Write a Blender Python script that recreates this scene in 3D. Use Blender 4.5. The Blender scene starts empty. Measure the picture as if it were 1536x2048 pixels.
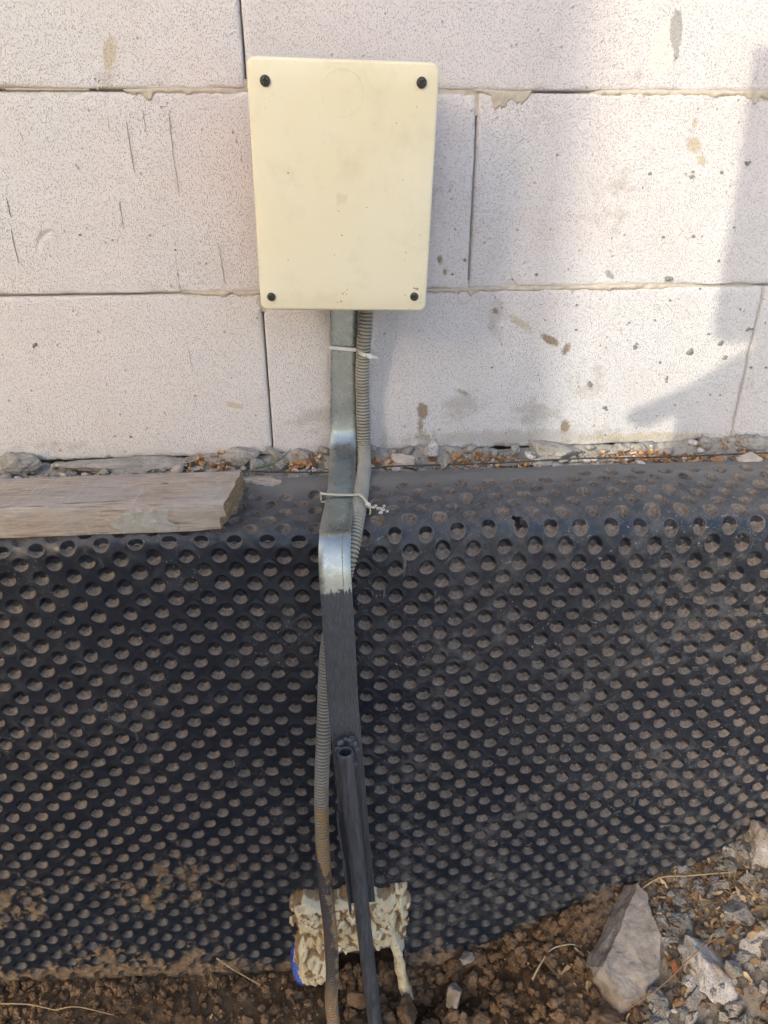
import bpy, bmesh, math, random
import numpy as np
from mathutils import Vector, Matrix
random.seed(7)
SC = bpy.context.scene
COL = SC.collection

# ------------------------------------------------------------------ camera
cam_d = bpy.data.cameras.new('camera'); cam = bpy.data.objects.new('camera', cam_d); COL.objects.link(cam)
PITCH, YAW, ROLL = .453348709, -.0785091, -.0019
fw = Vector((-math.sin(YAW)*math.cos(PITCH), math.cos(YAW)*math.cos(PITCH), -math.sin(PITCH)))
rt = Vector((math.cos(YAW), math.sin(YAW), 0)); up = rt.cross(fw)
rt, up = rt*math.cos(ROLL)+up*math.sin(ROLL), up*math.cos(ROLL)-rt*math.sin(ROLL)
M = Matrix(((rt.x, up.x, -fw.x), (rt.y, up.y, -fw.y), (rt.z, up.z, -fw.z))).to_4x4()
M.translation = (.07253, -.86199, .33596)
cam.matrix_world = M
cam_d.sensor_fit = 'VERTICAL'; cam_d.sensor_height = 24; cam_d.lens = 24*1445.45/2048
cam_d.clip_start = .01; cam_d.clip_end = 2000
SC.camera = cam

# ------------------------------------------------------------------ light
SUN_AZ, SUN_EL = math.radians(48), math.radians(23)          # azimuth: left of the wall's normal, behind the camera
world = bpy.data.worlds.new('World'); SC.world = world; world.use_nodes = True
wn = world.node_tree.nodes; wl = world.node_tree.links
bg = wn['Background']; bg.inputs['Strength'].default_value = .15
sky = wn.new('ShaderNodeTexSky'); sky.sky_type = 'NISHITA'; sky.sun_disc = False
sky.sun_elevation = SUN_EL; sky.sun_rotation = math.pi+SUN_AZ
sky.air_density = 1.0; sky.dust_density = 4.0; sky.ozone_density = .6
wl.new(sky.outputs[0], bg.inputs[0])
sun_d = bpy.data.lights.new('sun', 'SUN'); sun_d.energy = 1.15; sun_d.angle = math.radians(.35); sun_d.color = (1, .9, .72)
sun = bpy.data.objects.new('sun', sun_d); COL.objects.link(sun)
TO_SUN = Vector((-math.sin(SUN_AZ)*math.cos(SUN_EL), -math.cos(SUN_AZ)*math.cos(SUN_EL), math.sin(SUN_EL)))
sun.rotation_euler = TO_SUN.to_track_quat('Z', 'Y').to_euler(); sun.location = (-4, -5, 6)
SC.view_settings.view_transform = 'Standard'; SC.view_settings.look = 'None'
SC.view_settings.gamma = 1; SC.view_settings.use_curve_mapping = False
SC.view_settings.exposure = 1.88
SC.render.engine = 'CYCLES'

# ------------------------------------------------------------------ noise
def _h(i, j, k):
    n = (i.astype(np.int64)*73856093) ^ (j.astype(np.int64)*19349663) ^ (k.astype(np.int64)*83492791)
    n = (n ^ (n >> 13))*1274126177 & 0xffffffff
    n = (n ^ (n >> 16))*668265263 & 0xffffffff
    return ((n ^ (n >> 15)) & 0xffff)/32767.5-1
def vn(p):
    p = np.asarray(p, float); i = np.floor(p).astype(np.int64); f = p-i; f = f*f*(3-2*f); r = 0
    for a in (0, 1):
        for b in (0, 1):
            for c in (0, 1):
                w = (f[..., 0] if a else 1-f[..., 0])*(f[..., 1] if b else 1-f[..., 1])*(f[..., 2] if c else 1-f[..., 2])
                r = r+w*_h(i[..., 0]+a, i[..., 1]+b, i[..., 2]+c)
    return r
def fbm(p, o=4, g=.5):
    p = np.asarray(p, float); r = 0; a = 1
    for k in range(o):
        r = r+a*vn(p+k*17.3); p = p*2.03; a *= g
    return r
def p3(x, y, z=0.): return np.stack(np.broadcast_arrays(np.asarray(x, float), np.asarray(y, float), np.asarray(z, float)), -1)
def cells(x, y, s, seed=0.):
    """clod heights: domes about jittered points, 0..1"""
    X = np.asarray(x)/s; Y = np.asarray(y)/s; i = np.floor(X); j = np.floor(Y); best = np.zeros_like(X)
    for a in (-1, 0, 1):
        for b in (-1, 0, 1):
            ci = (i+a).astype(np.int64); cj = (j+b).astype(np.int64); kk = np.full_like(ci, int(seed))
            px = ci+.5+.4*_h(ci, cj, kk); py = cj+.5+.4*_h(ci, cj, kk+7); rr = .55+.3*_h(ci, cj, kk+13)
            d2 = ((X-px)**2+(Y-py)**2)/rr**2
            best = np.maximum(best, np.sqrt(np.clip(1-d2, 0, 1))*rr)
    return best
def sst(a, b, x): t = np.clip((np.asarray(x)-a)/(b-a), 0, 1); return t*t*(3-2*t)

# ------------------------------------------------------------------ mesh helpers
def mesh(name, V, F, smooth=True, attrs=None):
    V = np.asarray(V, np.float32); m = bpy.data.meshes.new(name)
    if not isinstance(F, list): F = [F]
    F = [np.asarray(f, np.int32) for f in F if len(f)]
    m.vertices.add(len(V)); m.vertices.foreach_set('co', V.ravel())
    tot = np.concatenate([np.full(len(f), f.shape[1]) for f in F]); idx = np.concatenate([f.ravel() for f in F])
    m.loops.add(len(idx)); m.loops.foreach_set('vertex_index', idx)
    m.polygons.add(len(tot)); m.polygons.foreach_set('loop_start', np.concatenate([[0], np.cumsum(tot)[:-1]]).astype(np.int32))
    m.polygons.foreach_set('use_smooth', np.full(len(tot), smooth))
    for k, a in (attrs or {}).items():
        at = m.attributes.new(k, 'FLOAT', 'POINT'); at.data.foreach_set('value', np.asarray(a, np.float32))
    m.update(calc_edges=True); m.validate()
    if len(tot) < 60000:
        b = bmesh.new(); b.from_mesh(m); bmesh.ops.recalc_face_normals(b, faces=b.faces); b.to_mesh(m); b.free()
    return m
def obj(name, m, mat=None, parent=None, **props):
    o = bpy.data.objects.new(name, m); COL.objects.link(o)
    if mat and not m.materials: m.materials.append(mat)
    if parent: o.parent = parent
    for k, v in props.items(): o[k] = v
    return o
def thing(name, label, cat, loc=(0, 0, 0), rot=(0, 0, 0), group=None):
    o = bpy.data.objects.new(name, None); COL.objects.link(o); o.location = loc; o.rotation_euler = rot
    o.empty_display_size = .02
    o['label'] = label; o['category'] = cat
    if group: o['group'] = group
    return o
def grid_faces(nu, nv, off=0, wrap=False):
    i, j = np.meshgrid(np.arange(nu-1), np.arange(nv if wrap else nv-1), indexing='ij'); j2 = (j+1) % nv
    return np.stack([i*nv+j, (i+1)*nv+j, (i+1)*nv+j2, i*nv+j2], -1).reshape(-1, 4)+off
class Join:
    def __init__(s): s.V = []; s.F = {3: [], 4: []}; s.n = 0; s.A = []
    def add(s, V, F, a=0.):
        V = np.asarray(V, float); s.V.append(V)
        for f in (F if isinstance(F, list) else [F]):
            if len(f): s.F[np.asarray(f).shape[1]].append(np.asarray(f)+s.n)
        s.A.append(np.full(len(V), a)); s.n += len(V)
    def mesh(s, name, smooth=True):
        return mesh(name, np.concatenate(s.V), [np.concatenate(f) for f in s.F.values() if f], smooth, {'tint': np.concatenate(s.A)})
def catmull(P, n):
    P = np.asarray(P, float); Q = np.vstack([2*P[0]-P[1], P, 2*P[-1]-P[-2]]); out = []
    for i in range(1, len(Q)-2):
        t = np.linspace(0, 1, n, endpoint=False)[:, None]; a, b, c, d = Q[i-1:i+3]
        out.append(.5*((2*b)+(-a+c)*t+(2*a-5*b+4*c-d)*t**2+(-a+3*b-3*c+d)*t**3))
    return np.vstack(out+[P[-1:]])
def resample(P, step):
    d = np.r_[0, np.cumsum(np.linalg.norm(np.diff(P, axis=0), axis=1))]; n = max(2, int(d[-1]/step)+1)
    s = np.linspace(0, d[-1], n); return np.stack([np.interp(s, d, P[:, k]) for k in range(P.shape[1])], -1), s
def frames(P, ref=(0, 0, 1)):
    T = np.gradient(P, axis=0); T /= np.linalg.norm(T, axis=1)[:, None]+1e-12
    N = np.zeros_like(P); r = np.array(ref, float)
    if abs(T[0]@r) > .9: r = np.array((0, 1., 0)) if abs(T[0][1]) < .9 else np.array((1., 0, 0))
    n = r-T[0]*(r@T[0])
    for i in range(len(P)):
        n = n-T[i]*(n@T[i]); n /= np.linalg.norm(n); N[i] = n
    return T, N, np.cross(T, N)
def tube(P, R, seg=12, caps=True, ref=(0, 0, 1)):
    P = np.asarray(P, float); R = np.broadcast_to(R, (len(P),)); T, N, B = frames(P, ref)
    a = np.linspace(0, 2*np.pi, seg, endpoint=False)
    V = P[:, None]+R[:, None, None]*(np.cos(a)[None, :, None]*N[:, None]+np.sin(a)[None, :, None]*B[:, None])
    V = V.reshape(-1, 3); F = [grid_faces(len(P), seg, wrap=True)]
    if caps:
        V = np.vstack([V, P[:1], P[-1:]]); k = len(V); j = np.arange(seg); b = (len(P)-1)*seg
        F.append(np.stack([np.full(seg, k-2), j, (j+1) % seg], -1)); F.append(np.stack([np.full(seg, k-1), b+(j+1) % seg, b+j], -1))
    return V, F
_ico = {}
def ico(n):
    if n not in _ico:
        b = bmesh.new(); bmesh.ops.create_icosphere(b, subdivisions=n, radius=1)
        b.verts.ensure_lookup_table()
        _ico[n] = (np.array([v.co[:] for v in b.verts]), np.array([[v.index for v in f.verts] for f in b.faces])); b.free()
    return _ico[n]
RS = np.random.RandomState(5)
def rock(size, n=3, cuts=7, rough=.12, rs=None, fine=.05):
    rs = rs or RS; V, F = ico(n); V = V.copy(); s = rs.rand(3)*50
    for k in range(cuts):
        d = rs.randn(3); d /= np.linalg.norm(d); h = .5+.35*rs.rand(); t = np.maximum(0, V@d-h); V = V-t[:, None]*d*.93
    V = V*(1+rough*fbm(V*1.6+s, 3)[:, None]+fine*fbm(V*6+s, 2)[:, None])
    return V*np.asarray(size), F
_pool = {}
def prock(size, n, cuts, rough, rs, fine=.05):
    k = (n, cuts, rough, fine)
    if k not in _pool: _pool[k] = [rock((1, 1, 1), n, cuts, rough, np.random.RandomState(i*7+n), fine) for i in range(70 if n < 4 else 40)]
    V, F = _pool[k][rs.randint(len(_pool[k]))]
    return V*np.asarray(size), F
def rotm(e):
    return np.array(__import__('mathutils').Euler(e).to_matrix())
def boxmesh(sx, sy, sz, bev=.1, seg=2, name='box'):
    b = bmesh.new(); bmesh.ops.create_cube(b, size=1); bmesh.ops.scale(b, vec=(sx, sy, sz), verts=b.verts)
    if bev: bmesh.ops.bevel(b, geom=b.edges[:], offset=bev, segments=seg, affect='EDGES', profile=.6)
    m = bpy.data.meshes.new(name); b.to_mesh(m); b.free()
    for p in m.polygons: p.use_smooth = False
    return m
def box_arr(sx, sy, sz):
    V = np.array([(x, y, z) for x in (-.5, .5) for y in (-.5, .5) for z in (-.5, .5)])*(sx, sy, sz)
    F = np.array([(0, 1, 3, 2), (4, 6, 7, 5), (0, 4, 5, 1), (2, 3, 7, 6), (0, 2, 6, 4), (1, 5, 7, 3)])
    return V, F

# ------------------------------------------------------------------ materials
class NT:
    def __init__(s, name, rough=.8, spec=.3, metal=0.):
        s.m = bpy.data.materials.new(name); s.m.use_nodes = True; s.t = s.m.node_tree; s.b = s.t.nodes['Principled BSDF']
        s.b.inputs['Roughness'].default_value = rough; s.b.inputs['Specular IOR Level'].default_value = spec
        s.b.inputs['Metallic'].default_value = metal
        s.tc = s.t.nodes.new('ShaderNodeTexCoord'); s.g = s.t.nodes.new('ShaderNodeNewGeometry')
        s.pos = s.tc.outputs['Object']; s.wpos = s.g.outputs['Position']
    def lk(s, v, inp):
        if isinstance(v, (int, float)): inp.default_value = v
        elif isinstance(v, tuple): inp.default_value = v if len(v) == len(inp.default_value) else (*v, 1)
        else: s.t.links.new(v, inp)
    def math(s, op, a, b=0., c=0., clamp=False):
        n = s.t.nodes.new('ShaderNodeMath'); n.operation = op; n.use_clamp = clamp
        s.lk(a, n.inputs[0]); s.lk(b, n.inputs[1]); s.lk(c, n.inputs[2]); return n.outputs[0]
    def mp(s, scale=(1, 1, 1), loc=(0, 0, 0), src=None):
        n = s.t.nodes.new('ShaderNodeMapping'); s.lk(src or s.wpos, n.inputs[0]); n.inputs['Scale'].default_value = scale; n.inputs['Location'].default_value = loc
        return n.outputs[0]
    def noise(s, scale, detail=3, rough=.55, src=None, dist=0.):
        n = s.t.nodes.new('ShaderNodeTexNoise'); s.lk(src or s.wpos, n.inputs['Vector'])
        n.inputs['Scale'].default_value = scale; n.inputs['Detail'].default_value = detail; n.inputs['Roughness'].default_value = rough; n.inputs['Distortion'].default_value = dist
        return n.outputs[0]
    def voro(s, scale, feat='F1', out=0, src=None, rnd=1.):
        n = s.t.nodes.new('ShaderNodeTexVoronoi'); n.feature = feat; s.lk(src or s.wpos, n.inputs['Vector']); n.inputs['Scale'].default_value = scale
        n.inputs['Randomness'].default_value = rnd
        return n.outputs[out]
    def ramp(s, v, a, b, lo=0., hi=1.):
        n = s.t.nodes.new('ShaderNodeMapRange'); n.interpolation_type = 'SMOOTHSTEP'; s.lk(v, n.inputs[0])
        for k, x in zip(('From Min', 'From Max', 'To Min', 'To Max'), (a, b, lo, hi)): n.inputs[k].default_value = x
        return n.outputs[0]
    def mix(s, f, a, b, mode='MIX'):
        n = s.t.nodes.new('ShaderNodeMix'); n.data_type = 'RGBA'; n.blend_type = mode
        s.lk(f, n.inputs[0]); s.lk(a, n.inputs[6]); s.lk(b, n.inputs[7]); return n.outputs[2]
    def attr(s, name):
        n = s.t.nodes.new('ShaderNodeAttribute'); n.attribute_name = name; return n.outputs['Fac']
    def xyz(s, v, k):
        n = s.t.nodes.new('ShaderNodeSeparateXYZ'); s.lk(v, n.inputs[0]); return n.outputs[k]
    def objrand(s):
        return s.t.nodes.new('ShaderNodeObjectInfo').outputs['Random']
    def col(s, c): s.lk(c, s.b.inputs['Base Color']); return s
    def rough(s, v): s.lk(v, s.b.inputs['Roughness']); return s
    def bump(s, h, dist=.001, strength=1.):
        n = s.t.nodes.new('ShaderNodeBump'); n.inputs['Strength'].default_value = strength; n.inputs['Distance'].default_value = dist
        s.lk(h, n.inputs['Height']); s.t.links.new(n.outputs[0], s.b.inputs['Normal']); return s

def m_block():
    n = NT('aerated_concrete', .95, .1)
    base = n.mix(n.ramp(n.noise(4, 2), .35, .65), (.600, .572, .575), (.578, .578, .588))
    base = n.mix(n.ramp(n.noise(14, 4), .35, .8, 0, .35), base, (.54, .50, .48))
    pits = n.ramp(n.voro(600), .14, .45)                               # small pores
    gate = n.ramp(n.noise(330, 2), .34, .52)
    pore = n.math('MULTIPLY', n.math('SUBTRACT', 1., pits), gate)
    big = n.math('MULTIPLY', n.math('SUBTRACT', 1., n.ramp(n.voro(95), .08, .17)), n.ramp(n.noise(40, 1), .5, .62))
    base = n.mix(n.math('MULTIPLY', pore, .44), base, (.24, .215, .20))  # shade inside the small pores painted into the base colour
    base = n.mix(n.math('MULTIPLY', big, .45), base, (.22, .20, .185))  # painted shade in the larger pores too
    rag = n.noise(260, 3, .7); rag2 = n.noise(60, 4, .6)
    def st(a, c, lo, hi, amt, r):
        nonlocal base
        v = n.math('SUBTRACT', n.math('MULTIPLY_ADD', n.attr(a), 1.22, n.math('MULTIPLY', r, 1.8)), 1.35)
        base = n.mix(n.ramp(v, lo, hi, 0, amt), base, c)
    st('smudge', (.38, .35, .32), -.1, .5, .7, rag2)
    st('tan', (.44, .38, .27), .0, .35, .8, n.math('MULTIPLY_ADD', rag, .6, n.math('MULTIPLY', rag2, .4)))
    st('brown', (.21, .15, .08), .0, .5, .9, n.math('MULTIPLY_ADD', rag, .6, n.math('MULTIPLY', rag2, .4)))
    st('pale', (.655, .615, .55), .0, .3, .9, rag2)
    st('dark', (.26, .26, .255), .0, .3, .8, n.math('MULTIPLY_ADD', rag, .6, n.math('MULTIPLY', rag2, .4)))
    base = n.mix(n.math('MULTIPLY', n.objrand(), .16), base, (.50, .49, .49))
    n.col(base)
    h = n.math('ADD', n.math('MULTIPLY', n.noise(620, 3, .6), 1.5), n.math('MULTIPLY', pore, -.8))
    h = n.math('ADD', h, n.math('MULTIPLY', big, -1.5))
    n.bump(h, .0011, .9); return n.m
def m_simple(name, c1, c2, scale, rough=.9, spec=.2, bump=.001, bscale=None, tint=0., tcol=(0, 0, 0), metal=0.):
    n = NT(name, rough, spec, metal)
    c = n.mix(n.ramp(n.noise(scale, 5, .65), .3, .7), c1, c2)
    if tint: c = n.mix(n.math('MULTIPLY', n.attr('tint'), tint), c, tcol)
    n.col(c); 
    if bump: n.bump(n.noise(bscale or scale*3, 5, .65), bump)
    return n.m
def m_mortar(): return m_simple('mortar_grey', (.20, .185, .165), (.33, .31, .28), 60, .95, .1, .0015, 240)
def m_joint(): return m_simple('joint_mortar', (.36, .32, .26), (.48, .43, .36), 80, .95, .1, .001, 300)
def m_soil():
    n = NT('soil', .95, .12)
    c = n.mix(n.ramp(n.noise(9, 4), .35, .7), (.105, .063, .035), (.155, .098, .056))
    c = n.mix(n.ramp(n.noise(70, 5, .7), .45, .75), c, (.23, .155, .095))
    c = n.mix(n.ramp(n.noise(26, 5, .7), .5, .72, 0, .6), c, (.062, .036, .021))
    # dark moist hollow around the two pipes, grey cement dust on the mound at the right
    x = n.xyz(n.wpos, 0)
    wet = n.math('MULTIPLY', n.ramp(x, -.02, .1), n.ramp(x, .42, .28)); wet = n.math('MULTIPLY', wet, n.ramp(n.noise(18, 3), .25, .6))
    c = n.mix(n.math('MULTIPLY', wet, .6), c, (.045, .027, .017))
    c = n.mix(n.math('MULTIPLY', n.ramp(n.math('ADD', x, n.math('MULTIPLY', n.noise(20, 3), .12)), .47, .56), .8), c, (.20, .18, .155))
    far = n.ramp(n.xyz(n.wpos, 1), -1.2, -1.8); c = n.mix(far, c, (.335, .33, .325))  # unseen ground behind the camera made pale to bounce fill onto the wall
    n.col(c); n.bump(n.noise(380, 5, .7), .0022); return n.m
def m_membrane():
    n = NT('black_membrane', .42, .42)
    nz = n.xyz(n.g.outputs['Normal'], 2); x = n.xyz(n.wpos, 0); z = n.xyz(n.wpos, 2)
    f = n.noise(500, 4, .7); md = n.noise(55, 5, .65); lo = n.noise(9, 3)
    base = n.mix(n.ramp(md, .4, .75), (.0085, .0130, .0225), (.0135, .0190, .0300))
    # dust lies on what faces up: cup floors and the lap on the ledge
    cup = n.math('MULTIPLY', n.attr('cup'), n.ramp(nz, .12, .34))
    fade = n.ramp(z, -.62, -.36, .25, 1.)
    cupd = n.math('MULTIPLY', n.math('MULTIPLY', cup, fade), n.ramp(n.noise(330, 5, .75), .34, .58, .35, 1.))
    dust = n.mix(n.ramp(n.noise(24, 3), .35, .7), (.225, .178, .145), (.165, .145, .130)); dust = n.mix(n.ramp(n.noise(600, 4, .8), .5, .68, 0, .6), dust, (.36, .30, .25))
    yy = n.xyz(n.wpos, 1); lip = n.ramp(n.math('ADD', yy, n.math('MULTIPLY', lo, .05)), -.125, -.065, .0, .75); top = n.math('MULTIPLY', n.ramp(nz, .45, .9), n.math('MAXIMUM', n.ramp(md, .3, .7, .20, .68), lip))
    film = n.math('MULTIPLY', n.ramp(lo, .38, .66), n.ramp(md, .42, .72, .02, .40))
    filmx = n.math('MULTIPLY', film, n.ramp(x, -.1, .35, .45, 1.6))
    base = n.mix(filmx, base, (.13, .125, .12))
    base = n.mix(top, base, n.mix(lip, (.115, .110, .106), (.21, .195, .175)))
    base = n.mix(cupd, base, dust)
    # scuffs and specks of cement, thicker toward the right
    sp = n.math('MULTIPLY', n.ramp(n.noise(380, 3, .8), .625, .68), n.ramp(n.math('ADD', n.noise(11, 3), n.math('MULTIPLY', x, .22)), .47, .62))
    base = n.mix(n.math('MULTIPLY', sp, .85), base, (.34, .33, .315))
    sc = n.math('MULTIPLY', n.ramp(n.noise(75, 5, .75, src=n.mp((1, 1, 1.4)), dist=1.2), .625, .69), n.ramp(n.math('ADD', x, n.math('MULTIPLY', lo, .6)), .35, .75))
    base = n.mix(n.math('MULTIPLY', sc, .9), base, (.27, .26, .245)); st2 = n.math('MULTIPLY', n.ramp(n.noise(60, 4, .7, src=n.mp((1.6, 1.6, .22))), .64, .70), n.ramp(n.noise(7, 2, src=n.mp(loc=(4, 4, 4))), .48, .60)); base = n.mix(n.math('MULTIPLY', st2, .45), base, (.20, .195, .19))
    # clay along the foot and in streaks at the left
    foot = n.math('SUBTRACT', n.attr('foot'), n.math('MULTIPLY', md, .085))
    foot = n.math('SUBTRACT', foot, n.math('MULTIPLY', lo, .05)); foot = n.math('ADD', foot, n.ramp(x, .1, .3, 0, .022)); mud = n.math('MULTIPLY', n.ramp(foot, -.046, -.060), n.ramp(n.noise(130, 4, .7), .38, .55, .25, 1))
    left = n.math('MULTIPLY', n.ramp(n.math('ADD', n.math('MULTIPLY', lo, .5), n.math('MULTIPLY', md, .6)), .60, .66), n.math('MULTIPLY', n.ramp(z, -.36, -.55), n.ramp(x, .02, -.18)))
    mud = n.math('MAXIMUM', mud, n.math('MULTIPLY', left, .8))
    mudc = n.mix(n.ramp(n.noise(160, 4), .35, .65), (.125, .083, .05), (.22, .155, .098))
    base = n.mix(mud, base, mudc)
    n.col(base)
    dirt = n.math('MAXIMUM', n.math('MAXIMUM', cupd, top), n.math('MAXIMUM', mud, filmx))
    n.rough(n.math('MULTIPLY_ADD', dirt, .5, n.ramp(md, .3, .7, .28, .42)))
    n.bump(n.math('ADD', n.math('MULTIPLY', f, n.math('MULTIPLY_ADD', dirt, .9, .08)), n.math('MULTIPLY', md, .25)), .0015, 1.)
    return n.m
def m_cover():
    n = NT('cream_plastic', .42, .4)
    c = n.mix(n.ramp(n.noise(6, 3), .35, .7), (.715, .665, .50), (.70, .63, .43))
    c = n.mix(n.ramp(n.noise(20, 5, .7), .48, .75, 0, .45), c, (.55, .49, .34))
    sp = n.math('MULTIPLY', n.ramp(n.noise(330, 2, .7), .70, .74), n.ramp(n.noise(35, 2), .52, .62))
    c = n.mix(n.math('MULTIPLY', sp, .7), c, (.36, .26, .13))
    spt = n.math('MULTIPLY', n.ramp(n.voro(60), .075, .05), n.ramp(n.noise(11, 2, src=n.mp(loc=(3, 1, 2))), .52, .58))
    c = n.mix(n.math('MULTIPLY', spt, .55), c, (.50, .36, .16))
    n.col(c).rough(n.ramp(n.noise(30, 4), .3, .7, .38, .55)); n.bump(n.noise(500, 2), .00012); return n.m
def m_steel():
    n = NT('zinc_coated_steel', .4, .5, .85)
    z = n.xyz(n.wpos, 2)
    sp = n.noise(160, 4, .7)
    c = n.mix(n.ramp(n.noise(22, 4), .35, .7), (.27, .295, .285), (.36, .38, .365))
    c = n.mix(n.ramp(n.noise(60, 5, .75), .58, .72, 0, .4), c, (.19, .205, .20))
    # brushed on dark paint below a ragged line
    br = n.noise(90, 4, .7, src=n.mp((7, 7, .35)))
    br2 = n.noise(330, 2, .6, src=n.mp((1.3, 1.3, .10))); edge = n.math('ADD', n.math('ADD', z, n.math('MULTIPLY', br, .014)), n.math('MULTIPLY_ADD', br2, .016, n.math('MULTIPLY', n.xyz(n.wpos, 0), -.10))); paint = n.ramp(edge, -.0405, -.042)
    pc = n.mix(n.ramp(br, .3, .75), (.046, .049, .057), (.088, .091, .102))
    n.col(n.mix(paint, c, pc))
    n.lk(n.math('MULTIPLY_ADD', paint, -.85, .85), n.b.inputs['Metallic'])
    n.rough(n.mix(paint, n.ramp(sp, .3, .7, .24, .40), (.36, .36, .36)))
    h = n.math('MULTIPLY', n.math('MULTIPLY', br, paint), 1.3); h = n.math('ADD', h, n.math('MULTIPLY', n.math('MULTIPLY', sp, .10), n.math('SUBTRACT', 1., paint)))
    n.bump(h, .0016, 1.); return n.m
def m_paint():
    n = NT('dark_grey_paint', .38, .5)
    br = n.noise(60, 4, .7, src=n.mp((5, 5, .4)))
    c = n.mix(n.ramp(br, .3, .7), (.036, .041, .050), (.085, .090, .102))
    n.col(c); n.bump(br, .0018, .9); return n.m
def m_conduit():
    n = NT('grey_conduit', .5, .35)
    z = n.xyz(n.wpos, 2); x = n.xyz(n.wpos, 0)
    c = n.mix(n.ramp(n.noise(30, 3), .3, .7), (.265, .25, .21), (.34, .325, .28))
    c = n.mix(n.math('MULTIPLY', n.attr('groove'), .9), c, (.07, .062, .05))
    nz = n.noise(120, 5, .7)
    mud = n.math('MULTIPLY', n.ramp(n.math('ADD', nz, n.math('MULTIPLY_ADD', n.attr('groove'), -.08, n.ramp(z, -.25, -.36, -.12, .10))), .49, .56), n.ramp(z, -.25, -.29))
    c = n.mix(n.math('MULTIPLY', mud, .9), c, (.32, .195, .085))
    pt = n.ramp(n.math('ADD', n.math('ADD', n.noise(70, 4, .7, src=n.mp((1, 1, .4))), n.math('MULTIPLY', n.attr('side'), .22)), n.math('MULTIPLY_ADD', n.noise(240, 4, .75), .30, n.ramp(z, -.36, -.44, -.60, -.04))), .40, .50)
    pt = n.math('MULTIPLY', n.math('MULTIPLY', pt, n.ramp(z, -.70, -.57)), n.math('MULTIPLY_ADD', n.attr('groove'), .18, .80))
    c = n.mix(pt, c, (.028, .032, .042))
    n.col(c).rough(n.math('MULTIPLY_ADD', pt, -.12, n.math('MULTIPLY_ADD', mud, .35, .5))); n.bump(nz, .0006, .7); return n.m
def m_wood():
    n = NT('weathered_wood', .85, .15)
    g = n.noise(60, 5, .65, src=n.mp((.16, 1.6, 2.2), src=n.pos), dist=.9); fine = n.noise(420, 4, .7, src=n.mp((.09, 1, 1.4), src=n.pos)); saw = n.noise(170, 3, .7, src=n.mp((1, .12, .5), src=n.pos)); crack = n.noise(150, 3, .6, src=n.mp((.035, 1, 1.4), src=n.pos))
    c = n.mix(n.ramp(g, .38, .62), (.43, .36, .30), (.34, .28, .235)); c = n.mix(n.ramp(saw, .52, .68, 0, .45), c, (.47, .42, .375)); c = n.mix(n.ramp(crack, .62, .67, 0, .85), c, (.10, .075, .055))
    c = n.mix(n.ramp(fine, .50, .62, 0, .7), c, (.20, .15, .115))
    c = n.mix(n.ramp(n.noise(12, 3, src=n.pos), .45, .7, 0, .6), c, (.36, .335, .31))
    c = n.mix(n.ramp(n.noise(25, 2, src=n.mp(loc=(2, 2, 2))), .66, .75, 0, .5), c, (.42, .24, .11))
    n.col(c); n.bump(n.math('ADD', n.math('MULTIPLY', saw, .8), n.math('MULTIPLY_ADD', n.ramp(crack, .62, .68), -1.8, fine)), .0022); return n.m
def m_endgrain():
    n = NT('end_grain', .9, .1)
    g = n.noise(300, 3, .7, src=n.mp((1, .4, 1.5)))
    n.col(n.mix(n.ramp(g, .3, .7), (.19, .125, .075), (.33, .24, .16))); n.bump(g, .0015); return n.m
def m_shav(a=(.22, .10, .045), b=(.42, .22, .10), d=(.52, .38, .22)):
    n = NT('wood_shavings', .85, .15); t = n.attr('tint')
    c = n.mix(n.ramp(t, 0, .5), a, b); c = n.mix(n.ramp(t, .5, 1), c, d); n.col(c); return n.m
def m_foam():
    n = NT('expanding_foam', .8, .25)
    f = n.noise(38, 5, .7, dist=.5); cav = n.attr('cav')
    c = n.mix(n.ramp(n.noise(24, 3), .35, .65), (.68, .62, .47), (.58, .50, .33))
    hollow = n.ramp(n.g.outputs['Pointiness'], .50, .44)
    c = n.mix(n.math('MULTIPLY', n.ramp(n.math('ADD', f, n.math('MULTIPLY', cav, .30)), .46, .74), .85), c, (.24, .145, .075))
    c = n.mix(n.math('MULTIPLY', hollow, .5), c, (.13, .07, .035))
    f3 = n.noise(130, 5, .75, dist=.6); c = n.mix(n.ramp(f3, .5, .72, 0, .45), c, (.36, .25, .13)); c = n.mix(n.ramp(n.noise(45, 4, .7, src=n.mp(loc=(5, 5, 5))), .58, .68, 0, .75), c, (.11, .06, .033))
    n.col(c); n.bump(n.noise(300, 5, .7), .0026); return n.m
def m_stone(name, a, b, dust=(.20, .14, .09), amt=.3, pits=True):
    n = NT(name, .95, .1)
    c = n.mix(n.ramp(n.noise(45, 5, .65), .3, .7), a, b)
    c = n.mix(n.ramp(n.noise(22, 4), .5, .68, 0, amt), c, dust)
    h = n.noise(260, 5, .7)
    if pits:
        p = n.ramp(n.voro(420), .1, .35); c = n.mix(n.math('MULTIPLY', n.math('SUBTRACT', 1., p), .5), c, (.10, .09, .08)); h = n.math('ADD', h, p)
    n.col(c); n.bump(h, .0012); return n.m

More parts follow.
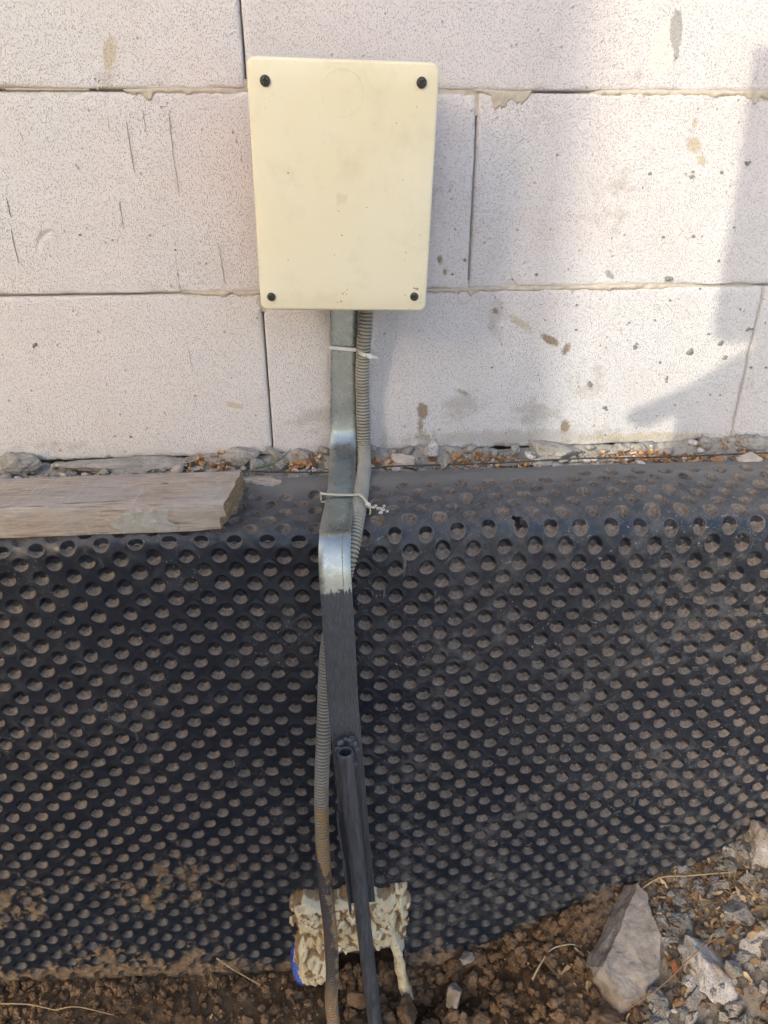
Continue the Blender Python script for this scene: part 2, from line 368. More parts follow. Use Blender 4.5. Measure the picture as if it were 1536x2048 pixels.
MB, MM, MJ, MS = m_block(), m_mortar(), m_joint(), m_soil()
MMEM, MCOV, MST, MP_, MCD = m_membrane(), m_cover(), m_steel(), m_paint(), m_conduit()
MWD, MEG, MSH, MFO = m_wood(), m_endgrain(), m_shav(), m_foam()
MSH2 = m_shav((.15, .09, .05), (.30, .20, .11), (.42, .33, .21))
MGR = m_stone('cement_lump', (.24, .225, .205), (.36, .34, .31))
MWH = m_stone('pale_aerated_rubble', (.46, .43, .41), (.56, .525, .50), amt=.25)
MWM = m_stone('dusty_block_rubble', (.30, .28, .26), (.43, .405, .38), (.20, .15, .10), .65)
MGM = m_stone('dusty_cement', (.145, .135, .125), (.27, .255, .235), (.16, .115, .075), .7)
MTS = m_stone('pink_stone', (.36, .30, .25), (.46, .39, .33), pits=False)
MBR = m_stone('brown_stone', (.30, .17, .10), (.22, .13, .08), pits=False)
MSL = m_stone('grey_brown_slab', (.20, .17, .145), (.33, .29, .25), (.18, .135, .095), .7, pits=False)
MCL = m_stone('earth_clod', (.12, .075, .042), (.20, .13, .08), (.07, .042, .025), .6, False)
MSC = m_simple('black_screw', (.03, .028, .026), (.06, .055, .05), 300, .45, .4, .0002)
MRE = m_simple('terracotta_plastic', (.50, .16, .10), (.46, .14, .09), 30, .5, .3, 0)
MTIE = m_simple('white_nylon', (.62, .62, .60), (.55, .55, .53), 60, .35, .4, 0)
MTIE2 = m_simple('cream_nylon', (.56, .53, .42), (.48, .45, .36), 60, .4, .4, 0)
MBL = m_simple('blue_plastic', (.045, .085, .35), (.06, .11, .42), 60, .4, .4, 0)
MWI = m_simple('black_cable', (.03, .03, .03), (.07, .065, .06), 90, .6, .3, 0)
MSPL = m_simple('cement_splash', (.18, .178, .17), (.27, .262, .25), 300, .95, .1, .001)
MLINE = m_simple('dark_scratch', (.17, .16, .155), (.24, .23, .22), 100, .8, .1, 0)
MPAN = m_simple('plywood', (.36, .25, .15), (.42, .30, .18), 20, .8, .2, 0)
MPLA = m_simple('render_grey', (.45, .43, .40), (.50, .48, .45), 3, .9, .1, 0)
MROO = m_simple('roof_tiles', (.22, .10, .07), (.28, .13, .09), 8, .8, .2, 0)
MSTR = m_simple('dry_straw', (.42, .32, .17), (.32, .23, .12), 80, .8, .2, 0)
MROOT = m_simple('pale_root', (.40, .33, .22), (.32, .26, .17), 80, .7, .2, 0)
MLEAF = m_simple('russet_leaf', (.26, .09, .045), (.32, .13, .06), 90, .8, .2, 0)
MGRN = m_simple('green_blade', (.06, .09, .03), (.09, .11, .04), 90, .6, .3, 0)

# ------------------------------------------------------------------ ground
CX = [-.8, -.42, .15, .30, .44, .575, .66, 1.2]; CZ = [-.69, -.705, -.745, -.70, -.62, -.56, -.49, -.42]
def contact(x): return np.interp(x, CX, CZ)
def ground_z(x, y):
    x = np.asarray(x, float); y = np.asarray(y, float)
    o = np.maximum(0, -.192-y); s = np.interp(x, [.1, .5], [.06, .30])
    return contact(x)-s*np.minimum(o, .5)
def lines(lo, hi, step, far):
    a = list(np.arange(lo, hi, step)); g = step; p = a[-1]; q = a[0]
    while p < far: g *= 1.35; p += g; a.append(p)
    g = step
    while q > -far: g *= 1.35; q -= g; a.insert(0, q)
    return np.array(a)
def soil_detail(x, y):
    near = sst(1.6, .8, np.hypot(x-.1, y+.3))
    h = .010*fbm(p3(x*9, y*9, 3.), 4)+.0085*cells(x, y, .030, 1)+.0060*cells(x+.3, y, .0125, 2)*(.6+.4*fbm(p3(x*20, y*20, 1.)))
    h += .0035*cells(x, y+.1, .0062, 3)+.0012*fbm(p3(x*260, y*260, 2.), 2)
    lumpy = .45+.75*sst(-.05, .12, x)
    hol = -.045*np.exp(-((x-.20)/.075)**2-((y+.235)/.03)**2)-.02*np.exp(-((x-.08)/.05)**2-((y+.23)/.03)**2)
    return near*(h*lumpy-.004+hol)
gx, gy = lines(-.62, .98, .0028, 600), lines(-.56, -.155, .0028, 600)
X, Y = np.meshgrid(gx, gy, indexing='ij')
Z = ground_z(X, Y)+soil_detail(X, Y)
Z = np.where(Y > -.155, np.minimum(Z, -.72+0*Z), Z)
obj('ground', mesh('ground', np.stack([X, Y, Z], -1).reshape(-1, 3), grid_faces(len(gx), len(gy))), MS, kind='structure')

# ------------------------------------------------------------------ foundation and ledge
m = boxmesh(5, .35, 1.2, 0); o = obj('foundation', m, MM, kind='structure'); o.location = (.2, .005, -.628)
lx, ly = np.arange(-.75, 1.15, .0022), np.arange(-.176, .004, .0022)
X, Y = np.meshgrid(lx, ly, indexing='ij')
Zl = -.013+.004*fbm(p3(X*14, Y*30, 5.), 4)+.0015*fbm(p3(X*150, Y*150, 5.), 2)
Zl += sst(-.022, -.002, Y+.006*fbm(p3(X*25, 0, 9.)))*.014+.007*cells(X, Y, .02, 5)*sst(-.085, -.07, Y)*sst(-.45, .2, fbm(p3(X*12, Y*12, 8.)))
Zl -= sst(-.070, -.088, Y)*.026
Zl = np.where(Y < -.173, -.06, Zl)
obj('mortar_ledge', mesh('ledge', np.stack([X, Y, Zl], -1).reshape(-1, 3), grid_faces(len(lx), len(ly))), MM, kind='structure')

# ------------------------------------------------------------------ block wall
wall = thing('block_wall', 'pale pinkish white wall of large aerated concrete blocks with thin joints', 'wall')
# stains: attribute, x, z, rx, rz, angle, strength
ST = [('brown', .189, .053, .007, .011, .2, 1.1), ('brown', .187, .035, .006, .014, 0, .75), ('brown', .205, .233, .0035, .006, .2, .95), ('brown', .211, .220, .003, .005, 0, .8),
      ('brown', .343, .139, .012, .0045, -.5, 1.2), ('brown', .364, .127, .005, .010, -.5, .85), ('brown', .374, .028, .007, .009, .2, 1.0), ('brown', .240, .076, .020, .006, -.3, .6),
      ('smudge', .240, .060, .030, .018, .3, .8), ('smudge', .333, .047, .035, .018, 0, .8), ('smudge', .273, .165, .018, .030, .5, .6), ('brown', .273, .175, .006, .004, -.4, .8), ('tan', .305, .160, .022, .006, -.5, .75),
      ('smudge', .400, .085, .030, .035, 0, .55), ('smudge', .061, .052, .030, .010, .0, .85), ('smudge', .045, .040, .035, .02, .0, .5), ('tan', -.042, .067, .011, .0035, -.25, 1.05),
      ('tan', -.132, .430, .007, .016, -.3, .95), ('smudge', -.140, .415, .010, .02, 0, .5), ('pale', .434, .440, .012, .022, -.25, 1.25), ('dark', .444, .456, .006, .016, .15, 1.2), ('dark', .448, .436, .003, .008, 0, 1.0),
      ('tan', .484, .350, .012, .009, -.6, .85), ('tan', .495, .335, .008, .006, -.6, .8), ('tan', .480, .372, .005, .006, 0, .8), ('smudge', .40, .30, .04, .05, 0, .5), ('smudge', .42, .42, .05, .05, 0, .35),
      ('dark', .407, .214, .003, .008, .9, .9), ('tan', .48, .010, .13, .008, 0, .7), ('smudge', .30, .015, .17, .012, 0, .85), ('smudge', -.25, .02, .1, .010, 0, .5), ('smudge', .19, .30, .02, .06, 0, .45),
      ('smudge', .62, .07, .06, .03, 0, .4), ('brown', .19, .02, .02, .008, 0, .6), ('brown', .215, .31, .006, .004, 0, .6), ('dark', -.218, .0, .01, .004, 0, .4), ('tan', .23, .185, .03, .004, 0, .5)]
GAP = .0022
def block(x0, x1, z0, z1, k):
    x0 += GAP/2; x1 -= GAP/2; z0 += .0014; z1 -= .0014
    vis = x1 > -.45 and x0 < .80 and z1 < .65
    st = .0022 if vis else .02
    nx, nz = int((x1-x0)/st)+1, int((z1-z0)/st)+1
    xs, zs = np.linspace(x0, x1, nx), np.linspace(z0, z1, nz); X, Z = np.meshgrid(xs, zs, indexing='ij')
    e = np.minimum(np.minimum(X-x0, x1-X), np.minimum(Z-z0, z1-Z))
    P = p3(X, Z, k*3.)
    Yy = np.exp(-e/.0016)*.0016*(1+1.0*fbm(P*60, 2))+.0006*fbm(P*12, 3)
    Yy += .0022*sst(.62, .95, fbm(P*38, 3))*np.exp(-e/.008)                  # chipped arrises
    if z0 < .01: Yy += np.exp(-(Z-z0)/.006)*.003*np.abs(fbm(P*45, 3))
    r = np.hypot((X+.222)/.015, (Z-.247)/.0185)                              # old crescent gouge
    th = np.arctan2(Z-.247, X+.222); wgt = sst(.1, .9, np.sin(th-.45))
    Yy += .0035*np.exp(-((r-1)/.13)**2)*wgt - .0008*np.exp(-((r-.75)/.2)**2)*wgt
    Yy = np.clip(Yy, -.0008, .006)
    V = np.stack([X, Yy, Z], -1).reshape(-1, 3); F = [grid_faces(nx, nz)]
    # sides
    ring = np.concatenate([np.arange(nz), np.arange(1, nx)*nz+nz-1, (nx-1)*nz+np.arange(nz-2, -1, -1), np.arange(nx-2, 0, -1)*nz])
    b = V[ring].copy(); b[:, 1] = .2; n0 = len(V); V = np.vstack([V, b]); j = np.arange(len(ring)); j2 = (j+1) % len(ring)
    F.append(np.stack([ring[j], ring[j2], n0+j2, n0+j], -1))
    A = {a: np.zeros(len(V)) for a in ('brown', 'smudge', 'tan', 'pale', 'dark')}
    if vis:
        for a, cx, cz, rx, rz, an, s in ST:
            dx, dz = V[:, 0]-cx, V[:, 2]-cz; c, sn = math.cos(an), math.sin(an); u, w = (dx*c+dz*sn)/rx, (-dx*sn+dz*c)/rz
            A[a] = np.maximum(A[a], s*np.exp(-.7*(u*u+w*w)))
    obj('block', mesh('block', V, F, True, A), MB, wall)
k = 0
for row, off in ((-1, None), (0, 0.), (1, .24), (2, 0.), (3, .24), (4, .0)):
    if row < 0: continue
    for c in range(-3, 4):
        block(off+c*.6, off+(c+1)*.6, row*.2, (row+1)*.2, k); k += 1
def joint(z, k, patches):
    xs, zs = np.arange(-.62, .95, .0018), np.linspace(z-.022, z+.010, 22); X, Zz = np.meshgrid(xs, zs, indexing='ij')
    y = .0022+.0006*fbm(p3(X*80, Zz*80, k), 3)
    bead = sst(.15, .6, fbm(p3(X*7, 0, k*5.), 2))*.0026*np.exp(-((Zz-z+.0006)/.0026)**2)
    y -= bead*(1+.5*fbm(p3(X*200, Zz*200, k), 2))
    open_ = sst(.1, .5, fbm(p3(X*6, 4., k*5.), 2)); y += open_*.012
    for (px, w, h) in patches:
        hx_ = h*(1-((X-px)/w)**2)*(1+.75*fbm(p3(X*120, px*9, k+2), 4))
        g = sst(z-hx_, z-hx_+.0012, Zz)*(Zz < z+.0012)*(np.abs(X-px) < w)*(.5+sst(-.9, -.2, fbm(p3(X*300, Zz*300, 3.), 2)))
        y = np.where(g > .3, -.0009-.0004*fbm(p3(X*250, Zz*250, 1.), 2), y)
    obj('mortar_joint', mesh('joint', np.stack([X, y, Zz], -1).reshape(-1, 3), grid_faces(len(xs), len(zs))), MJ, wall)
joint(.2, 1, [(-.03, .06, .0032), (.21, .05, .0035), (.245, .012, .006), (.40, .05, .003)])
joint(.4, 2, [(-.105, .02, .0105), (-.07, .035, .004), (-.2, .08, .0015), (.270, .032, .0125), (.50, .04, .004), (.547, .018, .010)])
J = Join()                                                                   # thin runs of dried cement on the face
spl = [(1180,770,12),(1270,695,9),(1380,705,13),(1440,688,10),(1497,658,9),(1335,558,11),(1210,815,10),(1333,758,7),(1320,725,6),(1152,660,5),(1310,640,4),(1417,668,5),(1387,472,6),(1327,474,5),(1300,347,6),(1383,353,7),(1443,345,6),(1495,327,7),(1468,455,4),(1437,522,6),(1073,549,5),(1025,559,3),(1450,715,9),(1502,735,5),(1532,735,5),(1480,618,5),(1153,610,5),(1258,645,4),(984,735,5),(261,874,5),(70,690,8),(160,470,4),(1090,640,3),(1440,790,4),(1350,810,4),(1210,870,4),(1420,790,4),(930,520,6),(905,548,4),(1400,577,4),(1340,600,5),(225,480,3),(350,500,4)]
PIT = np.array([(.07253, -.86199, .33596)])
def unproj_y(u, v, yy=0.):
    d = np.array(fw)*1445.45+np.array(rt)*(u-768)+np.array(up)*(1024-v); c = PIT[0]; return c+d*((yy-c[1])/d[1])
for (u, v, r) in spl:
    q = unproj_y(u, v); R = r*.00034
    for s in range(1 if r < 7 else 3):
        n = 14; a = np.linspace(0, 2*np.pi, n, endpoint=False); rad = R*(.75+.5*RS.rand(n))*(1 if s == 0 else .55)
        cx, cz = (q[0], q[2]) if s == 0 else (q[0]+RS.randn()*R*.7, q[2]+RS.randn()*R*.7)
        rim = np.stack([cx+np.cos(a)*rad*1.1, np.full(n, .0004), cz+np.sin(a)*rad*.85], -1); mid = rim.copy(); mid[:, [0, 2]] = (mid[:, [0, 2]]-(cx, cz))*.7+(cx, cz); mid[:, 1] = -.0011-.0004*RS.rand(n)-.0004*s
        V = np.vstack([rim, mid, [[cx, -.0013-.0004*s, cz]]]); j = np.arange(n); j2 = (j+1) % n
        J.add(V, [np.stack([j, j2, n+j2, n+j], -1), np.stack([n+j, n+j2, np.full(n, 2*n)], -1)])
obj('cement_splash', J.mesh('splash'), MSPL, wall, kind='stuff')
J = Join()
for (u0, v0, u1, v1, w) in [(253,243,268,345,1.5),(338,228,348,325,1.2),(348,320,358,385,1.),(286,222,291,262,.8),(215,232,220,262,.6),(239,400,247,460,1.),(13,395,22,435,1.),(22,460,37,525,.9),(350,510,361,585,1.2),(436,485,450,570,1.),(377,695,385,745,1.2),(388,790,393,815,.7),(40,265,48,282,.8),(314,158,319,172,1.),(56,815,55,826,1.2),(1440,635,1475,640,.7),(1468,860,1492,872,.8)]:
    n = 14; t = np.linspace(0, 1, n); A, B = unproj_y(u0, v0), unproj_y(u1, v1); P = A+(B-A)*t[:, None]; P[:, 0] += .0004*fbm(p3(t*6, u0, 0.), 2)
    wd = w*.00026*np.sin(np.pi*np.clip(t, .03, .97))**.5*(.7+.6*RS.rand(n)); V = []
    for p, q in zip(P, wd): V += [(p[0]-q, .0008, p[2]), (p[0], -.0010, p[2]), (p[0]+q, .0008, p[2])]
    J.add(V, grid_faces(n, 3))
obj('scratch', J.mesh('scratch'), MLINE, wall, kind='stuff')

# ------------------------------------------------------------------ dimpled membrane
PT = .0335; HH = PT/2
prof = catmull([(-.060, -.002), (-.082, .0005), (-.110, -.003), (-.140, -.0065), (-.166, -.009), (-.180, -.0125), (-.1885, -.0205), (-.1925, -.036), (-.194, -.06), (-.195, -.12), (-.196, -.3), (-.196, -.6), (-.195, -1.0)], 30)
prof, PS = resample(prof, .001)
PT_t = np.gradient(prof, axis=0); PT_t /= np.linalg.norm(PT_t, axis=1)[:, None]
def sheet(u, v, dep):
    v = np.clip(v, 0, PS[-1]); y, z = np.interp(v, PS, prof[:, 0]), np.interp(v, PS, prof[:, 1])
    ty, tz = np.interp(v, PS, PT_t[:, 0]), np.interp(v, PS, PT_t[:, 1]); ny, nz = tz, -ty
    face = sst(.10, .17, v)
    wav = (.0032*fbm(p3(u*5, v*5, 1.), 3)+.0012*fbm(p3(u*16, v*16, 4.), 2))*sst(.0, .06, v)+(.0022*fbm(p3(u*22, v*55, 7.), 3))*(1-face)*sst(.0, .015, v)
    wav = wav+.006*np.exp(-((v-.04-.03*(u > .1))/.03)**2)*np.exp(-((u-.37)/.12)**2)
    wav = wav + .004*face*np.exp(-((u-.56)/.05)**2) - .003*face*np.exp(-((u-.47)/.05)**2)
    q = wav-dep
    z = z-face*.014*np.clip((u+.26)/.8, -.3, 1.3)-sst(.06, .13, v)*.003*np.sin(u*17)
    y = y-(1-face)*.010*sst(.12, .0, u)*1.0
    return np.stack([u, y+ny*q, z+nz*q], -1)
SEG = 16
an = np.arange(SEG)*2*np.pi/SEG; ca, sa = np.cos(an), np.sin(an)
rb = HH/(np.abs(ca)+np.abs(sa))
RING = [(.0100, -.0), (.0088, -.0003), (.0081, .0003), (.0075, .0017), (.0059, .0046), (.0046, .0069), (.0041, .0073), (.0024, .0072)]
UV, DEP, CUP, QF, TF = [], [], [], [], []
nb = 0; ph_u = -.248; v_ref = float(np.interp(-.0333, prof[::-1, 1], PS[::-1]))
rows = int(PS[-1]/HH)+2; r_ref = int(round(v_ref/HH)); v_off = v_ref-r_ref*HH
rs = np.random.RandomState(11)
for r in range(-1, rows):
    vc = r*HH+v_off
    for c in range(-16, 42):
        uc = ph_u+c*PT+((r-r_ref) % 2)*HH
        if uc < -.62 or uc > 1.08: continue
        zc = np.interp(vc, PS, prof[:, 1])
        if zc < contact(uc)-.06: continue
        flat = vc < .030+.008*math.sin(uc*9)
        sc = 1+.028*rs.randn(); dj = 1+.07*rs.randn(); ju, jv = rs.randn(2)*.0003; sq = 1+.04*rs.randn()
        tilt_u, tilt_v = rs.randn(2)*.0009
        if flat or rs.rand() < .0: ringdef = [(.0085, 0)]
        else: ringdef = RING
        pu = [uc+ca*rb]; pv = [vc+sa*rb]; dp = [np.zeros(SEG)]; cu = [np.zeros(SEG)]
        for i, (rr, dd) in enumerate(ringdef):
            k = i/7 if not flat else 0; s_ = min(rr*sc, .0108)
            wob = 1+.035*np.sin(an*2+uc*900)+.02*np.sin(3*an+vc*700)
            pu.append(uc+ju+ca*s_*wob+k*tilt_u); pv.append(vc+jv+sa*s_*wob*sq+k*tilt_v)
            dp.append(np.full(SEG, dd*dj)); cu.append(np.full(SEG, 1. if i >= 2 and not flat else 0.))
        if not flat and rs.rand() < .10: dp[1] = np.full(SEG, .0009)
        n_r = len(pu); base = nb
        UV.append(np.stack([np.concatenate(pu), np.concatenate(pv)], -1)); DEP.append(np.concatenate(dp)); CUP.append(np.concatenate(cu))
        UV.append(np.array([[uc+ju+(tilt_u if not flat else 0), vc+jv+(tilt_v if not flat else 0)]])); DEP.append(np.array([ringdef[-1][1]*dj])); CUP.append(np.array([0. if flat else 1.]))
        f = grid_faces(n_r, SEG, base, wrap=True); QF.append(f)
        j = np.arange(SEG); l = base+(n_r-1)*SEG; TF.append(np.stack([l+j, np.full(SEG, base+n_r*SEG), l+(j+1) % SEG], -1)[:, [0, 1, 2]])
        nb += n_r*SEG+1
UV = np.concatenate(UV); DEP = np.concatenate(DEP); CUP = np.concatenate(CUP); QF = np.concatenate(QF); TF = np.concatenate(TF)
key = np.round(UV*20000).astype(np.int64); key = key[:, 0]*1000003+key[:, 1]
_, first, inv = np.unique(key, return_index=True, return_inverse=True)
UV, DEP, CUP = UV[first], DEP[first], CUP[first]; QF, TF = inv[QF], inv[TF]
P = sheet(UV[:, 0], UV[:, 1], DEP)
FX0, FX1, FZ = -.001, .1535, -.563
def inhole(c):
    j = .003*fbm(p3(c[:, 0]*150, c[:, 2]*150, 0.), 2)
    a = (c[:, 0] > FX0+j) & (c[:, 0] < FX1+j) & (c[:, 2] < FZ+j)
    t = ((c[:, 0]-.268)/.0065)**2+((c[:, 1]+.181)/.0032)**2+1.0*fbm(c*200, 2) < .6      # small tear near the fold
    return a | (t & (c[:, 1] > -.2) & (c[:, 2] > -.03))
QF = QF[~inhole(P[QF].mean(1))]; TF = TF[~inhole(P[TF].mean(1))]
def tri_ok(F): return F
def fn(F): a = np.cross(P[F[:, 1]]-P[F[:, 0]], P[F[:, 2]]-P[F[:, 0]]); return float(np.median(-a[:, 1]+a[:, 2]))
if fn(QF) > 0: QF = QF[:, ::-1]
if fn(TF) > 0: TF = TF[:, ::-1]
mm = mesh('membrane', P, [QF[:, ::-1], TF[:, ::-1]], True, {'cup': CUP, 'foot': P[:, 2]-contact(P[:, 0])-.012})
mem = obj('dimpled_membrane', mm, MMEM, label='black dimpled plastic foundation membrane with dusty cups, draped from the ledge to the soil', category='waterproof membrane')

# ------------------------------------------------------------------ polyurethane foam in the cut-out, blue pipe end
fx, fz = np.arange(-.012, .166, .0013), np.arange(-.775, -.535, .0013)
X, Z = np.meshgrid(fx, fz, indexing='ij')
nse = fbm(p3(X*22, Z*22, 2.), 3)
top = FZ+.004+.007*fbm(p3(X*55, 0, 1.), 4)+.022*np.exp(-((X-.083)/.012)**2)
bot = np.interp(X, [0, .05, .058, .075, .09, .13, .142, .16], [-.725, -.728, -.665, -.675, -.67, -.69, -.70, -.69])+.012*fbm(p3(X*70, 0, 6.), 3)
ins = (Z < top) & (Z > bot) & (X > FX0-.003+.005*fbm(p3(0, Z*60, 1.), 4)) & (X < FX1+.003+.005*fbm(p3(0, Z*60, 8.), 4))
edge = np.minimum(np.minimum(top-Z, Z-bot), np.minimum(X-FX0, FX1-X))
H = -.194-.012*sst(0, .008, edge)-.010*nse-.010*cells(X+.1*nse*.02, Z, .034, 4)-.005*cells(X, Z, .013, 9)
H -= .018*np.exp(-((X-.028)/.020)**2-((Z+.70)/.022)**2)+.006*np.exp(-((X-.125)/.02)**2-((Z+.63)/.03)**2)
H -= .006*fbm(p3(X*75+nse, Z*26, 12.), 4)+.0024*fbm(p3(X*150, Z*110, 2.), 4)+.006*np.abs(fbm(p3(X*45, Z*35, 7.), 3))
H += .022*np.exp(-((X-.1435)/.0055)**2-((Z+.625)/.022)**2)+.012*np.exp(-((X-.10)/.010)**2-((Z+.60)/.02)**2)
V = np.stack([X, H, Z], -1).reshape(-1, 3); F = grid_faces(len(fx), len(fz)); F = F[ins.reshape(-1)[F].all(1)]
used = np.unique(F); cav = -sum(np.roll(np.roll(H, a, 0), b, 1) for a in (-5, 0, 5) for b in (-5, 0, 5))/9+H; cav = np.clip(cav/.0018, -1.2, 1.2).ravel()[used]; re = np.full(len(V), -1); re[used] = np.arange(len(used)); V = V[used]; F = re[F]
eu = {}
for q in F:
    for a, b in zip(q, np.roll(q, -1)): eu[(a, b)] = 1
bd = [(a, b) for (a, b) in eu if (b, a) not in eu]
back = V.copy(); back[:, 1] = -.180; n0 = len(V)
F2 = np.array([(b, a, n0+a, n0+b) for a, b in bd])
foam = thing('expanding_foam', 'lumpy cream polyurethane foam, dirt stained, filling the square hole cut in the black membrane', 'foam')
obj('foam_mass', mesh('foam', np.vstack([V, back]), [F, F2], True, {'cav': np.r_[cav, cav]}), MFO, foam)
Ps = catmull([(.138, -.205, -.665), (.143, -.214, -.69), (.146, -.22, -.715), (.152, -.228, -.742), (.156, -.232, -.76)], 8)
Vt, Ft = tube(Ps, np.linspace(.0075, .0085, len(Ps))*(1+.2*vn(p3(np.arange(len(Ps))*.4, 0, 0.))), 14); Vt = Vt+.0022*fbm(Vt*120, 3)[:, None]*np.array((1, -1, 0))
obj('foam_run', mesh('foam_run', Vt, Ft), MFO, foam)
Pb, _ = resample(catmull([(.006, -.178, -.668), (.002, -.197, -.694), (.004, -.203, -.720), (.010, -.204, -.75)], 10), .0006)
sb = np.arange(len(Pb))*.0006; Vt, Ft = tube(Pb, .0125+.0013*np.tanh(3*np.sin(sb*2*np.pi/.0048)), 24)
obj('blue_pipe', mesh('bluepipe', Vt, Ft), MBL, label='short end of blue ribbed pipe showing under the left side of the foam', category='pipe')

# ------------------------------------------------------------------ junction box
bxT = thing('junction_box', 'cream plastic junction box with four dark screws, hung tilted on the block wall', 'junction box', (.0939, -.11, .3055), (.0941, .0244, -.0138))
BW, BH = .1700, .2205
def rrect(w, h, r, n=10):
    out = []
    for cx, cy, a0 in ((w/2-r, h/2-r, 0), (-w/2+r, h/2-r, 90), (-w/2+r, -h/2+r, 180), (w/2-r, -h/2+r, 270)):
        for t in np.linspace(0, 90, n): a = math.radians(a0+t); out.append((cx+r*math.cos(a), cy+r*math.sin(a)))
    return np.array(out)
def lid(w, h, r, prof_, name):
    V = []; n = 40
    for ins_, y in prof_:
        p = rrect(w-2*ins_, h-2*ins_, max(r-ins_, .0005)); V.append(np.stack([p[:, 0], np.full(len(p), y), p[:, 1]], -1))
    V = np.concatenate(V); F = grid_faces(len(prof_), n, wrap=True); V = np.vstack([V, [[0, prof_[-1][1], 0]]])
    j = np.arange(n); l = (len(prof_)-1)*n; T = np.stack([l+j, l+(j+1) % n, np.full(n, len(V)-1)], -1)
    return mesh(name, V, [F, T[:, ::-1]])
cov = lid(BW, BH, .0075, [(.004, .014), (.0008, .014), (.0003, .0125), (0, .004), (.0004, .0018), (.0014, .0005), (.003, 0), (.02, 0)], 'cover')
obj('cover', cov, MCOV, bxT)
base = lid(BW-.016, BH-.016, .008, [(0, .088), (0, .012), (.002, .012)], 'base'); obj('base', base, MRE, bxT)
def screw_mesh():
    R = .0050; n = 41; a = np.linspace(-R, R, n); X, Z = np.meshgrid(a, a, indexing='ij'); r = np.hypot(X, Z)
    y = -.0008-.0016*np.sqrt(np.clip(1-(r/R)**2*.85, 0, 1)); y += .0007*(r > R*.86)
    cr = ((np.abs(X) < .00062) & (np.abs(Z) < .0026)) | ((np.abs(Z) < .00062) & (np.abs(X) < .0026)); y = np.where(cr, -.0007, y)
    rr = np.where(r > R, R/np.maximum(r, 1e-9), 1); X, Z = X*rr, Z*rr; y = np.where(r > R, .001, y)
    return mesh('screw', np.stack([X, y-.0003, Z], -1).reshape(-1, 3), grid_faces(n, n), True)
sm = screw_mesh(); ring_P = [(.0056*math.cos(t), 0, .0056*math.sin(t)) for t in np.linspace(0, 2*np.pi, 25)]
for i, (x, z) in enumerate(((-.0693, .0921), (.0693, .0945), (-.0735, -.0965), (.0722, -.0945))):
    s = obj('screw', sm, MSC, bxT); s.location = (x, 0, z); s.rotation_euler = (0, (.1, .8, .45, .6)[i], 0)
    s.scale = (.86, 1, .86) if i > 1 else (.93, 1, .93)
Vt, Ft = tube([(.0188*math.cos(t), -.00003, .0188*math.sin(t)) for t in np.linspace(0, 2*np.pi, 65)], .00028, 6, False, (0, 1, 0))
o = obj('knockout_ring', mesh('ring', Vt, Ft), MCOV, bxT); o.location = (-.001, 0, .0845)
J = Join()
def bar(x, z, w, h, a=0, d=.0009):
    V, F = box_arr(w, d, h); V = V@rotm((0, a, 0)).T+(x, 0, z); J.add(V, F)
bar(-.001, .087, .00025, .018, 0, .0003)
for i in range(5): bar(-.0055+i*.0016, .0015+(.002 if i < 3 else -.001), .0004, .010-.0012*i, .03)
bar(.0030, 0, .0005, .0125, 0); 
for i in range(6): t = math.radians(8+i*15); bar(.0030-.009*math.cos(t)+.001, -.006+.009*math.sin(t), .0005, .0026, math.radians(90)-t+math.pi/2*0)
o = obj('logo', J.mesh('logo', False), MCOV, bxT, kind='stuff'); o.location = (-.0008, -.0001, -.004)

J = Join()
for (u, v, r) in [(-.001, -.0925, .0011), (.0005, -.0905, .0007), (.0025, -.093, .0009), (.0035, -.0885, .0009), (-.003, -.1005, .0013), (-.0065, -.1015, .0009), (.0625, -.093, .0010), (.0745, -.087, .0019), (.0715, -.0860, .0014), (-.046, -.081, .0007), (.022, -.01, .0008), (-.052, .0185, .0012), (-.005, -.014, .0008), (-.002, -.036, .0011), (.061, -.058, .0006), (.048, .062, .0008), (.066, .0755, .0008), (-.018, .045, .0006), (-.055, -.06, .0007)]:
    n = 12; a = np.linspace(0, 2*np.pi, n, endpoint=False); rad = r*(.55+.6*RS.rand(n))
    V = np.vstack([np.stack([u+np.cos(a)*rad, np.full(n, -.00012), v+np.sin(a)*rad*.8], -1), [[u, -.0003, v]]]); j = np.arange(n)
    J.add(V, np.stack([j, (j+1) % n, np.full(n, n)], -1))
obj('dirt_speck', J.mesh('specks'), m_simple('ochre_dirt', (.30, .21, .10), (.50, .40, .22), 300, .8, .1, 0), bxT, kind='stuff')

# ------------------------------------------------------------------ steel strip with welded rod
strip = thing('steel_strip', 'flat grey steel strip bent over the ledge, lower half painted dark with welded rod', 'steel strip', (0, 0, 0))
SP = [(.0945, -.030, .235), (.0943, -.024, .2152), (.0935, -.020, .1823), (.0924, -.017, .1359), (.0903, -.0135, .0745), (.0894, -.014, .0445), (.0887, -.019, .0270), (.0875, -.034, .0140), (.086, -.06, .0075), (.083, -.12, .0010), (.0785, -.17, .0012), (.0752, -.205, .0015), (.0735, -.227, -.0030), (.0724, -.241, -.0200), (.0728, -.250, -.0472), (.0747, -.262, -.1113), (.0759, -.27, -.1692), (.0789, -.28, -.2287), (.0841, -.281, -.3417), (.0907, -.282, -.4705)]
P, s = resample(catmull(SP, 12), .002)
T = np.gradient(P, axis=0); T /= np.linalg.norm(T, axis=1)[:, None]
Wd = np.tile(np.array((1., 0, 0)), (len(P), 1)); tw = np.interp(s, [0, .25, .45, .9], [.14, .10, .0, -.05])
Wd[:, 0] = np.cos(tw); Wd[:, 1] = np.sin(tw); Wd -= T*np.sum(Wd*T, 1)[:, None]; Wd /= np.linalg.norm(Wd, axis=1)[:, None]
Nn = np.cross(T, Wd); Nn *= np.sign(-Nn[:, 1]+Nn[:, 2]*.3)[:, None]
w, th, b = .0159, .0016, .0005
